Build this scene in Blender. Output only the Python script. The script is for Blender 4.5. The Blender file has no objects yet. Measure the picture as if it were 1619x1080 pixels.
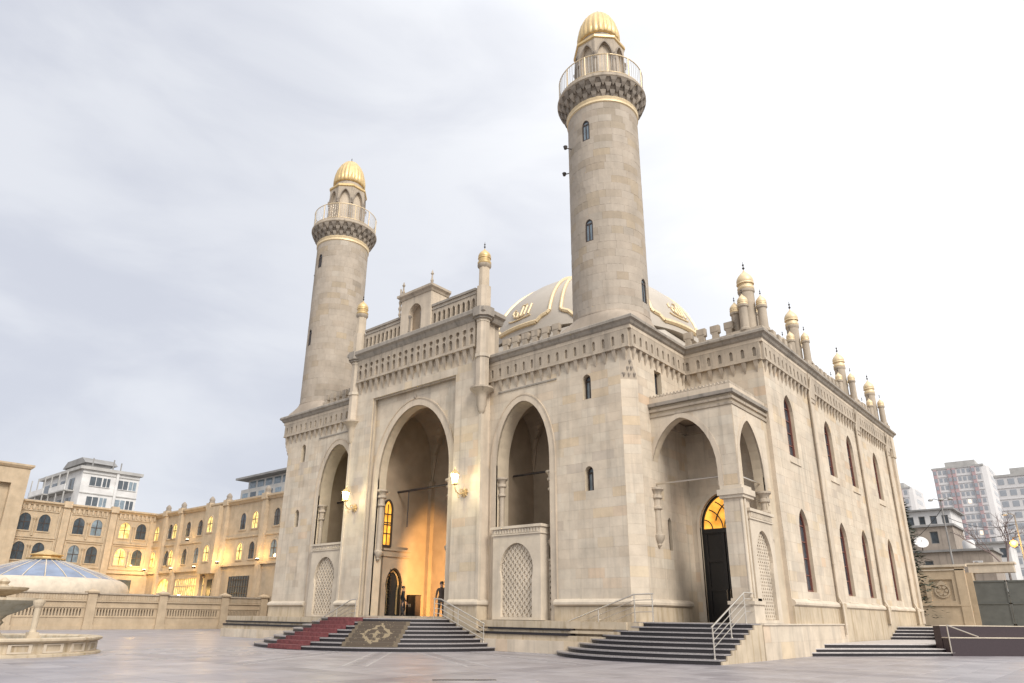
import bpy, bmesh, math, random
from mathutils import Vector, Matrix
from mathutils.geometry import delaunay_2d_cdt
rnd = random.Random(7)
S = bpy.context.scene
COL = S.collection
PI = math.pi
R = math.radians

# ------------------------------------------------------------------ camera
CAMZ = 1.42
F_PX, CXP, CYP, YAW, PITCH, ROLL = 1091.865, 789.69, 586.247, .7161, .3417, .0121
cam = bpy.data.cameras.new('camera'); cam_ob = bpy.data.objects.new('camera', cam); COL.objects.link(cam_ob)
cam.sensor_fit = 'HORIZONTAL'; cam.sensor_width = 36.0
cam.lens = F_PX / 1619 * 36
cam.shift_x = (809.5 - CXP) / 1619; cam.shift_y = (CYP - 540) / 1619
cam.clip_start = .1; cam.clip_end = 4000
f_ = Vector((-math.sin(YAW)*math.cos(PITCH), math.cos(YAW)*math.cos(PITCH), math.sin(PITCH)))
r_ = Vector((math.cos(YAW), math.sin(YAW), 0)); u_ = r_.cross(f_)
r2 = r_*math.cos(ROLL) + u_*math.sin(ROLL); u2 = -r_*math.sin(ROLL) + u_*math.cos(ROLL)
cam_ob.matrix_world = Matrix(((r2.x, u2.x, -f_.x, 0), (r2.y, u2.y, -f_.y, 0), (r2.z, u2.z, -f_.z, CAMZ), (0, 0, 0, 1)))
S.camera = cam_ob
S.view_settings.view_transform = 'Standard'; S.view_settings.look = 'None'
S.view_settings.exposure = 0.55; S.view_settings.gamma = 1.0; S.view_settings.use_curve_mapping = False

# ------------------------------------------------------------------ world and sun
SUN_EL, SUN_AZ = R(38), R(113)          # azimuth clockwise from +Y
w = bpy.data.worlds.new('World'); S.world = w; w.use_nodes = True
nt = w.node_tree; N = nt.nodes; L = nt.links
for n in list(N): N.remove(n)
def wn(t, **k):
    n = N.new(t)
    for a, b in k.items(): setattr(n, a, b)
    return n
out = wn('ShaderNodeOutputWorld'); bg = wn('ShaderNodeBackground'); bg.inputs[1].default_value = .1
sky = wn('ShaderNodeTexSky', sky_type='NISHITA'); sky.sun_disc = False; sky.sun_elevation = SUN_EL; sky.sun_rotation = SUN_AZ
sky.air_density = 1.0; sky.dust_density = 2.5
tc = wn('ShaderNodeTexCoord'); mp = wn('ShaderNodeMapping'); mp.inputs['Scale'].default_value = (1, 1, 2.6)
L.new(tc.outputs['Generated'], mp.inputs[0])
n1 = wn('ShaderNodeTexNoise'); n1.inputs['Scale'].default_value = 3.1; n1.inputs['Detail'].default_value = 7; n1.inputs['Roughness'].default_value = .52; n1.inputs['Distortion'].default_value = .35
L.new(mp.outputs[0], n1.inputs['Vector'])
r1 = wn('ShaderNodeMapRange'); r1.inputs[1].default_value = .34; r1.inputs[2].default_value = .66; r1.interpolation_type = 'SMOOTHSTEP'
L.new(n1.outputs[0], r1.inputs[0])
# the cloud sheet glows towards the veiled sun: smooth in direction, all round
dt = wn('ShaderNodeVectorMath', operation='DOT_PRODUCT'); L.new(tc.outputs['Generated'], dt.inputs[0])
dt.inputs[1].default_value = (math.sin(1.33), math.cos(1.33), .25)
r3 = wn('ShaderNodeMapRange'); r3.inputs[1].default_value = -.55; r3.inputs[2].default_value = .42; r3.interpolation_type = 'SMOOTHSTEP'
L.new(dt.outputs['Value'], r3.inputs[0])
def wmix(a, b, fac):
    m = wn('ShaderNodeMix', data_type='RGBA')
    for s, v in ((m.inputs[6], a), (m.inputs[7], b)):
        if isinstance(v, tuple): s.default_value = v + (1,)
        else: L.new(v, s)
    L.new(fac, m.inputs[0]) if not isinstance(fac, float) else setattr(m.inputs[0], 'default_value', fac)
    return m.outputs[2]
CL = 1.0
dark = wmix((4.65*CL, 4.83*CL, 5.4*CL), (5.6*CL, 5.75*CL, 6.15*CL), r1.outputs[0])
lite = wmix((8.5*CL, 8.55*CL, 8.65*CL), (9.4*CL, 9.4*CL, 9.4*CL), r1.outputs[0])
cl = wmix(dark, lite, r3.outputs[0])
fin = wmix(sky.outputs[0], cl, .94)
# overcast skies are brighter overhead than at the horizon
sx = wn('ShaderNodeSeparateXYZ'); L.new(tc.outputs['Generated'], sx.inputs[0])
r4 = wn('ShaderNodeMapRange'); r4.inputs[1].default_value = .72; r4.inputs[2].default_value = 1.0; r4.inputs[3].default_value = 1.0; r4.inputs[4].default_value = 1.55
L.new(sx.outputs[2], r4.inputs[0])
vm = wn('ShaderNodeVectorMath', operation='SCALE'); L.new(fin, vm.inputs[0]); L.new(r4.outputs[0], vm.inputs['Scale'])
L.new(vm.outputs[0], bg.inputs[0]); L.new(bg.outputs[0], out.inputs[0])
sun = bpy.data.lights.new('sun', 'SUN'); sun.energy = 2.1; sun.angle = R(22); sun.color = (1, .94, .86)
sun_ob = bpy.data.objects.new('sun', sun); COL.objects.link(sun_ob)
sd = Vector((math.sin(SUN_AZ)*math.cos(SUN_EL), math.cos(SUN_AZ)*math.cos(SUN_EL), math.sin(SUN_EL)))
sun_ob.rotation_euler = sd.to_track_quat('Z', 'Y').to_euler(); sun_ob.location = sd*80

# ------------------------------------------------------------------ materials
MATS = {}
def newmat(name):
    m = bpy.data.materials.new(name); m.use_nodes = True
    MATS[name] = m
    return m, m.node_tree.nodes, m.node_tree.links, m.node_tree.nodes['Principled BSDF']
def simple(name, col, rough=.6, metal=0., var=.12, scale=6., bump=0., spec=None, emit=None, es=0., alpha=None):
    m, n, l, b = newmat(name)
    b.inputs['Roughness'].default_value = rough; b.inputs['Metallic'].default_value = metal
    if spec is not None: b.inputs['Specular IOR Level'].default_value = spec
    tcn = n.new('ShaderNodeTexCoord'); nz = n.new('ShaderNodeTexNoise'); nz.inputs['Scale'].default_value = scale; nz.inputs['Detail'].default_value = 5
    l.new(tcn.outputs['Object'], nz.inputs['Vector'])
    rp = n.new('ShaderNodeValToRGB')
    rp.color_ramp.elements[0].position = .3; rp.color_ramp.elements[1].position = .7
    rp.color_ramp.elements[0].color = tuple(c*(1-var) for c in col)+(1,); rp.color_ramp.elements[1].color = tuple(min(1, c*(1+var)) for c in col)+(1,)
    l.new(nz.outputs[0], rp.inputs[0]); l.new(rp.outputs[0], b.inputs['Base Color'])
    if bump:
        bp = n.new('ShaderNodeBump'); bp.inputs['Strength'].default_value = bump; bp.inputs['Distance'].default_value = .02
        l.new(nz.outputs[0], bp.inputs['Height']); l.new(bp.outputs[0], b.inputs['Normal'])
    if emit:
        er = n.new('ShaderNodeValToRGB'); er.color_ramp.elements[0].position = .35; er.color_ramp.elements[1].position = .62
        lo_ = 1-min(.85, var*1.9); er.color_ramp.elements[0].color = (emit[0]*lo_, emit[1]*lo_*.85, emit[2]*lo_*.7, 1); er.color_ramp.elements[1].color = emit+(1,)
        l.new(nz.outputs[0], er.inputs[0]); l.new(er.outputs[0], b.inputs['Emission Color']); b.inputs['Emission Strength'].default_value = es
    return m
def stone(name, stops, grime=(.20, .18, .155), gamt=.35, gscale=.35, rough=.78, streak=True):
    """sandstone: 'tint' (0..1 per stone) picks the bed it was cut from; grain, blotches and rain grime over it"""
    m, n, l, b = newmat(name)
    b.inputs['Roughness'].default_value = rough; b.inputs['Specular IOR Level'].default_value = .3
    at = n.new('ShaderNodeAttribute'); at.attribute_name = 'tint'
    rp = n.new('ShaderNodeValToRGB'); e = rp.color_ramp.elements
    e[0].position = 0; e[0].color = stops[0]+(1,); e[1].position = 1; e[1].color = stops[-1]+(1,)
    for i, c in enumerate(stops[1:-1]):
        q = e.new((i+1)/(len(stops)-1)); q.color = c+(1,)
    l.new(at.outputs['Fac'], rp.inputs[0])
    g = n.new('ShaderNodeNewGeometry')
    nz = n.new('ShaderNodeTexNoise'); nz.inputs['Scale'].default_value = 1.1; nz.inputs['Detail'].default_value = 8; nz.inputs['Roughness'].default_value = .62
    l.new(g.outputs['Position'], nz.inputs['Vector'])
    mr = n.new('ShaderNodeMapRange'); mr.inputs[1].default_value = .3; mr.inputs[2].default_value = .7; mr.inputs[3].default_value = .84; mr.inputs[4].default_value = 1.13
    l.new(nz.outputs[0], mr.inputs[0])
    mu = n.new('ShaderNodeVectorMath'); mu.operation = 'SCALE'; l.new(rp.outputs[0], mu.inputs[0]); l.new(mr.outputs[0], mu.inputs['Scale'])
    mp = n.new('ShaderNodeMapping'); mp.inputs['Scale'].default_value = (1.6, 1.6, .22) if streak else (1, 1, 1)
    l.new(g.outputs['Position'], mp.inputs[0])
    n2 = n.new('ShaderNodeTexNoise'); n2.inputs['Scale'].default_value = gscale*2; n2.inputs['Detail'].default_value = 6; n2.inputs['Roughness'].default_value = .6
    l.new(mp.outputs[0], n2.inputs['Vector'])
    m2 = n.new('ShaderNodeMapRange'); m2.inputs[1].default_value = .5; m2.inputs[2].default_value = .78; m2.inputs[3].default_value = 0; m2.inputs[4].default_value = gamt
    l.new(n2.outputs[0], m2.inputs[0])
    mx = n.new('ShaderNodeMix'); mx.data_type = 'RGBA'; l.new(m2.outputs[0], mx.inputs[0]); l.new(mu.outputs[0], mx.inputs[6]); mx.inputs[7].default_value = grime+(1,)
    mp4 = n.new('ShaderNodeMapping'); mp4.inputs['Scale'].default_value = (3.4, 3.4, .13); l.new(g.outputs['Position'], mp4.inputs[0])
    n4 = n.new('ShaderNodeTexNoise'); n4.inputs['Scale'].default_value = 1.3; n4.inputs['Detail'].default_value = 5; l.new(mp4.outputs[0], n4.inputs['Vector'])
    m4 = n.new('ShaderNodeMapRange'); m4.inputs[1].default_value = .56; m4.inputs[2].default_value = .74; m4.inputs[3].default_value = 0; m4.inputs[4].default_value = gamt*.75 if streak else 0; l.new(n4.outputs[0], m4.inputs[0])
    mx4 = n.new('ShaderNodeMix'); mx4.data_type = 'RGBA'; l.new(m4.outputs[0], mx4.inputs[0]); l.new(mx.outputs[2], mx4.inputs[6]); mx4.inputs[7].default_value = tuple(c*.9 for c in grime)+(1,)
    l.new(mx4.outputs[2], b.inputs['Base Color'])
    n3 = n.new('ShaderNodeTexNoise'); n3.inputs['Scale'].default_value = 14; n3.inputs['Detail'].default_value = 6; l.new(g.outputs['Position'], n3.inputs['Vector'])
    bp = n.new('ShaderNodeBump'); bp.inputs['Strength'].default_value = .35; bp.inputs['Distance'].default_value = .012
    l.new(n3.outputs[0], bp.inputs['Height']); l.new(bp.outputs[0], b.inputs['Normal'])
    return m
LIME = [(0.541, 0.457, 0.359), (0.557, 0.478, 0.38), (0.567, 0.493, 0.395), (0.541, 0.452, 0.348), (0.572, 0.473, 0.343), (0.557, 0.441, 0.307), (0.473, 0.404, 0.328), (0.588, 0.52, 0.421), (0.557, 0.42, 0.296)]
M_STONE = stone('sandstone', LIME, gamt=.42, gscale=.5)
M_MIN = stone('minaret_sandstone', [(.36, .30, .24), (.38, .325, .265), (.40, .345, .285), (.33, .27, .205), (.40, .325, .235), (.30, .255, .205), (.43, .38, .32)], gamt=.22)
M_WEATH = stone('weathered_sandstone', [(.42, .355, .28), (.45, .38, .30), (.39, .335, .27)], grime=(.15, .13, .11), gamt=.6, gscale=1.1)
M_CORN = stone('rain_greyed_stone', [(.31, .275, .235), (.38, .33, .275)], grime=(.13, .12, .105), gamt=.7, gscale=1.2)
M_TRIM = stone('pale_trim_stone', [(.55, .475, .38), (.52, .445, .35)], gamt=.25)
M_BASE = stone('base_sandstone', [(.48, .40, .295), (.50, .40, .27), (.47, .40, .315), (.51, .42, .31), (.49, .37, .23)], grime=(.27, .19, .10), gamt=.8, gscale=1.5)
M_JOINT = simple('mortar_bed', (.49, .41, .305), .9, var=.1, scale=2)
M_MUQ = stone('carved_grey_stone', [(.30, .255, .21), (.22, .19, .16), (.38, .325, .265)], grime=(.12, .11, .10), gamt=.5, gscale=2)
M_GOLD = simple('gilding', (.62, .45, .22), .45, .5, .12, 5)
M_GOLDP = simple('pale_gilding', (.68, .54, .34), .5, .25, .1, 5)
M_DOME = simple('dome_panel', (.41, .365, .31), .55, 0, .08, .6)
M_GLASS = simple('window_glass', (.05, .065, .08), .06, 0, .3, 2, spec=.9)
M_GLASSB = simple('sky_painted_glass', (.17, .22, .26), .05, 0, .3, 2, spec=1.0)  # paler copy of the window glass, sky reflection put into its colour
M_FRAME = simple('dark_window_frame', (.05, .035, .03), .45)
M_FRAMER = simple('red_brown_frame', (.16, .06, .045), .5)
M_BLACK = simple('black_wood_door', (.012, .011, .011), .35)
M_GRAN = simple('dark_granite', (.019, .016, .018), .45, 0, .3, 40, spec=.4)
M_GRANT = simple('granite_tread_sheen', (.27, .25, .25), .30, 0, .25, 30, spec=.7)  # sky sheen on the dark treads is painted in as a lighter colour
M_STEEL = simple('brushed_steel', (.62, .57, .50), .3, .9, .05, 3)
M_IRON = simple('dark_iron', (.06, .05, .045), .5, .4)
M_RED = simple('red_carpet_pile', (.15, .045, .047), .95, 0, .3, 9, .4)
M_AMBER = simple('amber_lit_glass', (.85, .38, .04), .4, emit=(1, .46, .07), es=.8, var=.25, scale=2.)
M_LAMP = simple('lantern_glass', (.9, .85, .7), .4, var=.05, emit=(1, .92, .68), es=9.)
M_WIN_LIT = simple('lit_window_glass', (.8, .6, .2), .5, emit=(1, .68, .26), es=.75, var=.4, scale=1.9)
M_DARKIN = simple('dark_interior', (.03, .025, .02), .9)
M_WHITE = simple('white_render', (.62, .61, .60), .8, var=.12, scale=.7)
M_PLASTER = simple('warm_plaster', (.33, .255, .18), .85, var=.12, scale=1.5)  # shade of the deep bays is put into this darker plaster colour
M_COURT = stone('courtyard_limestone', [(.46, .365, .255), (.49, .39, .275), (.44, .35, .25), (.47, .39, .285)], grime=(.30, .22, .14), gamt=.35)

# ------------------------------------------------------------------ mesh builder
def front(y0): return lambda u, v, w: (u, y0-w, v)
def back(y0): return lambda u, v, w: (u, y0+w, v)
def east(x0): return lambda u, v, w: (x0+w, u, v)
def west(x0): return lambda u, v, w: (x0-w, u, v)
def floor(z0): return lambda u, v, w: (u, v, z0+w)
def slant(p, q):
    """vertical plane through p and q (x, y); u from p, outward on the right hand of p->q"""
    d = Vector((q[0]-p[0], q[1]-p[1])); d.normalize()
    return lambda u, v, w: (p[0]+d.x*u+d.y*w, p[1]+d.y*u-d.x*w, v)
def cylf(cx, cy, r):
    def f(u, v, w):
        a = u/r
        return (cx+(r+w)*math.cos(a), cy+(r+w)*math.sin(a), v)
    return f
def inside(p, poly):
    c = False; j = len(poly)-1
    for i in range(len(poly)):
        a, b = poly[i], poly[j]
        if (a[1] > p[1]) != (b[1] > p[1]) and p[0] < (b[0]-a[0])*(p[1]-a[1])/(b[1]-a[1])+a[0]: c = not c
        j = i
    return c
def area2(p): return sum(p[i-1][0]*p[i][1]-p[i][0]*p[i-1][1] for i in range(len(p)))
def rect(u0, v0, u1, v1): return [(u0, v0), (u1, v0), (u1, v1), (u0, v1)]
def circ(u, v, r, n=10, a0=0.): return [(u+r*math.cos(a0+2*PI*i/n), v+r*math.sin(a0+2*PI*i/n)) for i in range(n)]
def arch(c, hw, z0, zs, za, n=9, k=.55, shoe=0.):
    """pointed arch outline, counter-clockwise from lower left; k mixes pointed and elliptic; shoe pinches the springing"""
    Rr = za-zs; r = (Rr*Rr+hw*hw)/(2*hw); p = [(c-hw+shoe, z0), (c+hw-shoe, z0)]
    if shoe: p.append((c+hw-shoe, zs-Rr*.35))
    half = []
    for i in range(n+1):
        t = i/n
        a = t*math.atan2(Rr, hw-(hw-r) - 0 - (0)) if False else t*PI/2
        ze = Rr*math.sin(a); xe = hw*math.cos(a)
        zz = ze; xx = (hw-r)+math.sqrt(max(0, r*r-zz*zz))
        half.append((xe*(1-k)+xx*k, zz))
    half[-1] = (0, Rr)
    p += [(c+x, zs+z) for x, z in half]
    p += [(c-x, zs+z) for x, z in reversed(half[:-1])]
    if shoe: p.append((c-hw+shoe, zs-Rr*.35))
    return p
def grow(poly, d):
    n = len(poly); s = 1 if area2(poly) > 0 else -1; o = []
    for i in range(n):
        a, b, c = (Vector(poly[i-1]), Vector(poly[i]), Vector(poly[(i+1) % n]))
        e1 = (b-a).normalized(); e2 = (c-b).normalized()
        n1 = Vector((e1.y, -e1.x))*s; n2 = Vector((e2.y, -e2.x))*s
        m = n1+n2
        m = m/ max(.25, m.length_squared)*2 if m.length > 1e-6 else n1
        o.append(tuple(b+m*d))
    return o
class MB:
    zk = 1.
    def __init__(s): s.v = []; s.f = []; s.t = []; s.mi = []; s.tint = 0.; s.m = 0; s.uv = None
    def face(s, idx): s.f.append(tuple(idx)); s.t.append(s.tint); s.mi.append(s.m)
    def add(s, pts): i = len(s.v); s.v += [tuple(p) if MB.zk == 1 else (p[0], p[1], 14.3+(p[2]-14.3)*MB.zk) for p in pts]; return i
    def pris(s, F, poly, w0, w1, backf=True):
        if area2(poly) < 0: poly = poly[::-1]
        n = len(poly); a = s.add([F(u, v, w0) for u, v in poly]); b = s.add([F(u, v, w1) for u, v in poly])
        s.face(range(b, b+n))
        if backf: s.face(range(a+n-1, a-1, -1))
        for i in range(n):
            j = (i+1) % n; s.face((a+i, a+j, b+j, b+i))
        return s
    def loft(s, loops, cap=True, close=True):
        n = len(loops[0]); ids = [s.add(l) for l in loops]
        for a, b in zip(ids, ids[1:]):
            for i in range(n if close else n-1):
                j = (i+1) % n; s.face((a+i, a+j, b+j, b+i))
        if cap: s.face(range(ids[0]+n-1, ids[0]-1, -1)); s.face(range(ids[-1], ids[-1]+n))
        return s
    def box(s, x0, y0, z0, x1, y1, z1): return s.pris(floor(0), rect(min(x0, x1), min(y0, y1), max(x0, x1), max(y0, y1)), z0, z1)
    def plate(s, F, outer, holes, w0, w1, backf=False):
        pts = []; edges = []
        for lp in [outer]+holes:
            i0 = len(pts); pts += [Vector(p) for p in lp]; n = len(lp)
            edges += [(i0+i, i0+(i+1) % n) for i in range(n)]
        vo, eo, fo, *_ = delaunay_2d_cdt(pts, edges, [], 0, 1e-5)
        keep = []
        for f in fo:
            c = sum((vo[i] for i in f), Vector((0, 0)))/len(f)
            if inside(c, outer) and not any(inside(c, h) for h in holes): keep.append(f)
        b = s.add([F(p.x, p.y, w1) for p in vo])
        for f in keep: s.face([b+i for i in f])
        if backf:
            b2 = s.add([F(p.x, p.y, w0) for p in vo])
            for f in keep: s.face([b2+i for i in reversed(f)])
        for lp in [outer]+holes:
            n = len(lp); a = s.add([F(u, v, w0) for u, v in lp]); c = s.add([F(u, v, w1) for u, v in lp])
            for i in range(n):
                j = (i+1) % n; s.face((a+i, a+j, c+j, c+i))
        return s
    def ring(s, F, inner, outer, w0, w1):
        n = len(inner); k = [s.add([F(u, v, w) for u, v in lp]) for lp, w in ((inner, w0), (inner, w1), (outer, w1), (outer, w0))]
        for a, b in zip(k, k[1:]):
            for i in range(n):
                j = (i+1) % n; s.face((a+i, a+j, b+j, b+i))
        return s
    def band(s, F, inner, outer, w0, w1, skip=1):
        """open ring (arch band): skips the closing edges at the foot"""
        n = len(inner); k = [s.add([F(u, v, w) for u, v in lp]) for lp, w in ((inner, w0), (inner, w1), (outer, w1), (outer, w0))]
        for a, b in zip(k, k[1:]):
            for i in range(1, n):
                j = (i+1) % n; s.face((a+i, a+j, b+j, b+i))
        for i in (0, 1): s.face((k[0]+i, k[1]+i, k[2]+i, k[3]+i))
        return s
    def lathe(s, prof, cx, cy, seg=24, flute=0, famp=0., z=0.):
        loops = []
        for r, zz in prof:
            lp = []
            for i in range(seg):
                a = 2*PI*i/seg; q = r*(1+famp*abs(math.sin(a*flute/2))) if flute else r
                lp.append((cx+q*math.cos(a), cy+q*math.sin(a), z+zz))
            loops.append(lp)
        return s.loft(loops)
    def tube(s, p, q, r, seg=6, r2=None):
        p = Vector(p); q = Vector(q); d = (q-p).normalized(); a = d.orthogonal().normalized(); b = d.cross(a); r2 = r if r2 is None else r2
        l0 = [p+(a*math.cos(2*PI*i/seg)+b*math.sin(2*PI*i/seg))*r for i in range(seg)]
        l1 = [q+(a*math.cos(2*PI*i/seg)+b*math.sin(2*PI*i/seg))*r2 for i in range(seg)]
        return s.loft([l0, l1])
    def path(s, pts, r, seg=6):
        for a, b in zip(pts, pts[1:]): s.tube(a, b, r, seg)
        return s
    def molding(s, plan, prof, closed=False):
        """plan: polyline (x, y), outward on its right hand; prof: closed (out, z) outline"""
        n = len(plan); P = [Vector(p) for p in plan]; dirs = []
        for i in range(n):
            es = []
            if closed or i > 0: es.append((P[i]-P[i-1]).normalized())
            if closed or i < n-1: es.append((P[(i+1) % n]-P[i]).normalized())
            ns = [Vector((e.y, -e.x)) for e in es]
            m = ns[0] if len(ns) == 1 else (ns[0]+ns[1])/max(.2, (ns[0]+ns[1]).length_squared)*2
            dirs.append(m)
        loops = [[(P[i].x+dirs[i].x*o, P[i].y+dirs[i].y*o, z) for o, z in prof] for i in range(n)]
        if closed: loops.append(loops[0])
        return s.loft(loops, cap=not closed)
    def build(s, name, mat, parent=None, smooth=0, kind=None, mats=None, bevel=0):
        me = bpy.data.meshes.new(name); me.from_pydata(s.v, [], s.f); me.update()
        bm = bmesh.new(); bm.from_mesh(me); bmesh.ops.recalc_face_normals(bm, faces=bm.faces); bm.to_mesh(me); bm.free()
        a = me.attributes.new('tint', 'FLOAT', 'FACE'); a.data.foreach_set('value', s.t)
        for mm in (mats or [mat]): me.materials.append(mm)
        if mats: me.polygons.foreach_set('material_index', s.mi)
        if smooth:
            me.polygons.foreach_set('use_smooth', [True]*len(me.polygons)); me.set_sharp_from_angle(angle=R(smooth))
        if s.uv:
            at = me.attributes.new('rug', 'FLOAT_VECTOR', 'POINT'); at.data.foreach_set('vector', [c for p in s.uv for c in p])
        return link(name, me, parent, kind)
def link(name, me, parent=None, kind=None):
    o = bpy.data.objects.new(name, me); COL.objects.link(o)
    if parent: o.parent = parent; o.matrix_parent_inverse = PINV[parent.name]
    if kind: o['kind'] = kind
    return o
PINV = {}
class _P(dict):
    def __missing__(s, k):
        o = bpy.data.objects[k]; m = Matrix.Identity(4); p = o
        chain = []
        while p: chain.append(p); p = p.parent
        for q in reversed(chain):
            m = m @ (q.matrix_parent_inverse if q.parent else Matrix.Identity(4)) @ Matrix.Translation(q.location)
        s[k] = m.inverted(); return s[k]
PINV = _P()
def tag(o, label, cat, group=None):
    o['label'] = label; o['category'] = cat
    if group: o['group'] = group
    return o
def thing(name, loc, label, cat, group=None):
    o = bpy.data.objects.new(name, None); COL.objects.link(o); o.location = loc; o.empty_display_size = .3
    return tag(o, label, cat, group)
def part_copy(src, off, parent=None, rz=0):
    """copy of a part (and its own sub-parts), shifted by off"""
    c = src.copy(); COL.objects.link(c); c.location = Vector(src.location)+Vector(off)
    if parent: c.parent = parent
    for ch in list(src.children):
        d = ch.copy(); COL.objects.link(d); d.parent = c; d.matrix_parent_inverse = ch.matrix_parent_inverse
    return c

# ------------------------------------------------------------------ setting: ground
XC = -28.2
PL = 1.28            # platform level
def mx(x): return 2*XC-x
m, n, l, b = newmat('plaza_marble')
b.inputs['Roughness'].default_value = .36; b.inputs['Specular IOR Level'].default_value = .55
g = n.new('ShaderNodeNewGeometry'); at = n.new('ShaderNodeAttribute'); at.attribute_name = 'tint'
nz = n.new('ShaderNodeTexNoise'); nz.inputs['Scale'].default_value = .9; nz.inputs['Detail'].default_value = 9; nz.inputs['Roughness'].default_value = .65; nz.inputs['Distortion'].default_value = .8
l.new(g.outputs['Position'], nz.inputs['Vector'])
rp = n.new('ShaderNodeValToRGB'); e = rp.color_ramp.elements
e[0].position = .3; e[0].color = (.215, .208, .222, 1); e[1].position = .72; e[1].color = (.315, .306, .322, 1)
l.new(nz.outputs[0], rp.inputs[0])
rt = n.new('ShaderNodeValToRGB'); e = rt.color_ramp.elements
e[0].color = (.80, .78, .80, 1); e[1].color = (1.16, 1.12, 1.1, 1); q = e.new(.5); q.color = (1, .955, .95, 1); q = e.new(.08); q.color = (.80, .76, .77, 1); q = e.new(.03); q.color = (.80, .76, .77, 1)
l.new(at.outputs['Fac'], rt.inputs[0])
mm = n.new('ShaderNodeMix'); mm.data_type = 'RGBA'; mm.blend_type = 'MULTIPLY'; mm.inputs[0].default_value = 1; l.new(rp.outputs[0], mm.inputs[6]); l.new(rt.outputs[0], mm.inputs[7]); l.new(mm.outputs[2], b.inputs['Base Color'])
n2 = n.new('ShaderNodeTexNoise'); n2.inputs['Scale'].default_value = .5; n2.inputs['Detail'].default_value = 4; l.new(g.outputs['Position'], n2.inputs['Vector'])
mr = n.new('ShaderNodeMapRange'); mr.inputs[3].default_value = .24; mr.inputs[4].default_value = .5; l.new(n2.outputs[0], mr.inputs[0]); l.new(mr.outputs[0], b.inputs['Roughness'])
M_PLAZA = m
M_EARTH = simple('city_ground', (.22, .20, .18), .95, var=.25, scale=.05)

gm = MB(); gm.loft([[(x, y, -.06) for x, y in ((-1500, -1500), (1500, -1500), (1500, 1500), (-1500, 1500))]], cap=False)
gm.f = [(0, 1, 2, 3)]; gm.t = [0]; gm.mi = [0]
o = gm.build('ground', M_EARTH, kind='structure')
pz = MB(); pz.box(-72.6, -6, -.05, 14, 75, -.012)
M_PJ = simple('paving_joint', (.15, .14, .145), .9)
plaza = pz.build('plaza', M_PJ, kind='structure')
# paving slabs: sawn marble squares, some darker strips crossing the square
slabs = []
PW = .9
for i in range(int(86/PW)):
    for j in range(int(58/PW)):
        x = -72.4+i*PW; y = -3+j*PW
        cx, cy = x+PW/2, y+PW/2
        if -46 < cx < -10.8 and cy > 25.6: continue
        dx, dy = cx, cy
        dd = math.hypot(dx, dy); az = math.degrees(math.atan2(dx, dy))
        if dd < 8 or az > 2 or az < -84: continue
        strip = (abs((i % 12)-5) < 1 or (j % 12) == 4) and rnd.random() < .9
        t = .05 if strip and cx > -27 else .25+.75*rnd.random()
        slabs.append((dd, x, y, t))
slabs.sort()
def slab_geo(mb, x, y, t):
    g_ = .006; z = rnd.uniform(-.0015, .0015)
    mb.tint = t; p = rect(x+g_, y+g_, x+PW-g_, y+PW-g_)
    q = rect(x+g_+.006, y+g_+.006, x+PW-g_-.006, y+PW-g_-.006)
    a = mb.add([(u, v, -.03) for u, v in p]); bq = mb.add([(u, v, z-.004) for u, v in p]); c = mb.add([(u, v, z) for u, v in q])
    for k in range(4):
        j = (k+1) % 4; mb.face((a+k, a+j, bq+j, bq+k)); mb.face((bq+k, bq+j, c+j, c+k))
    mb.face((c, c+1, c+2, c+3))
for dd, x, y, t in slabs[:290]:
    q = MB(); slab_geo(q, x, y, t); q.build('paving_slab', M_PLAZA, plaza)
q = MB()
for dd, x, y, t in slabs[290:]: slab_geo(q, x, y, t)
q.build('far_paving', M_PLAZA, plaza, kind='stuff')
# inlaid strips fanning out from the half-round stairs: two pale lines with lozenges between
M_INLAY = simple('pale_inlay', (.38, .365, .365), .4, var=.15, scale=4); M_INLAYD = simple('grey_inlay', (.22, .20, .205), .4, var=.2, scale=4)
for k in range(9):
    a = R(-100+13.5*k); d = Vector((math.cos(a), math.sin(a))); tn = Vector((-d.y, d.x)); c0 = Vector((XC, 24.9))
    Fi_ = lambda u, v, w_, d=d, tn=tn: (c0.x+d.x*u+tn.x*v, c0.y+d.y*u+tn.y*v, w_)
    q = MB()
    for s_ in (-1, 1): q.pris(Fi_, rect(7.15, s_*.34-.035, 15.5, s_*.34+.035), -.01, .0055)
    io = q.build('inlay_strip', M_INLAY, plaza)
    q = MB()
    for j in range(13): u = 7.5+.62*j; q.pris(Fi_, [(u-.2, 0), (u, -.2), (u+.2, 0), (u, .2)], -.01, .005)
    q.build('inlay_lozenge', M_INLAYD, io, kind='stuff')
# iron drain grate in the paving
dr = MB()
dv = Vector((1.02, 1.17)).normalized(); dn = Vector((-dv.y, dv.x)); p0 = Vector((-12.6, 12.25))
def obl(p0, dv):
    dn = Vector((-dv.y, dv.x)); return lambda u, v, w: (p0.x+dv.x*u+dn.x*v, p0.y+dv.y*u+dn.y*v, w)
Fd = obl(p0, dv)
dr.plate(Fd, rect(0, 0, 1.5, .22), [rect(.04+.075*i, .03, .08+.075*i, .19) for i in range(19)], 0., .008, True)
tag(dr.build('drain_grate', M_IRON), 'narrow dark iron drain grate set in the pale paving', 'drain')

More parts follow.
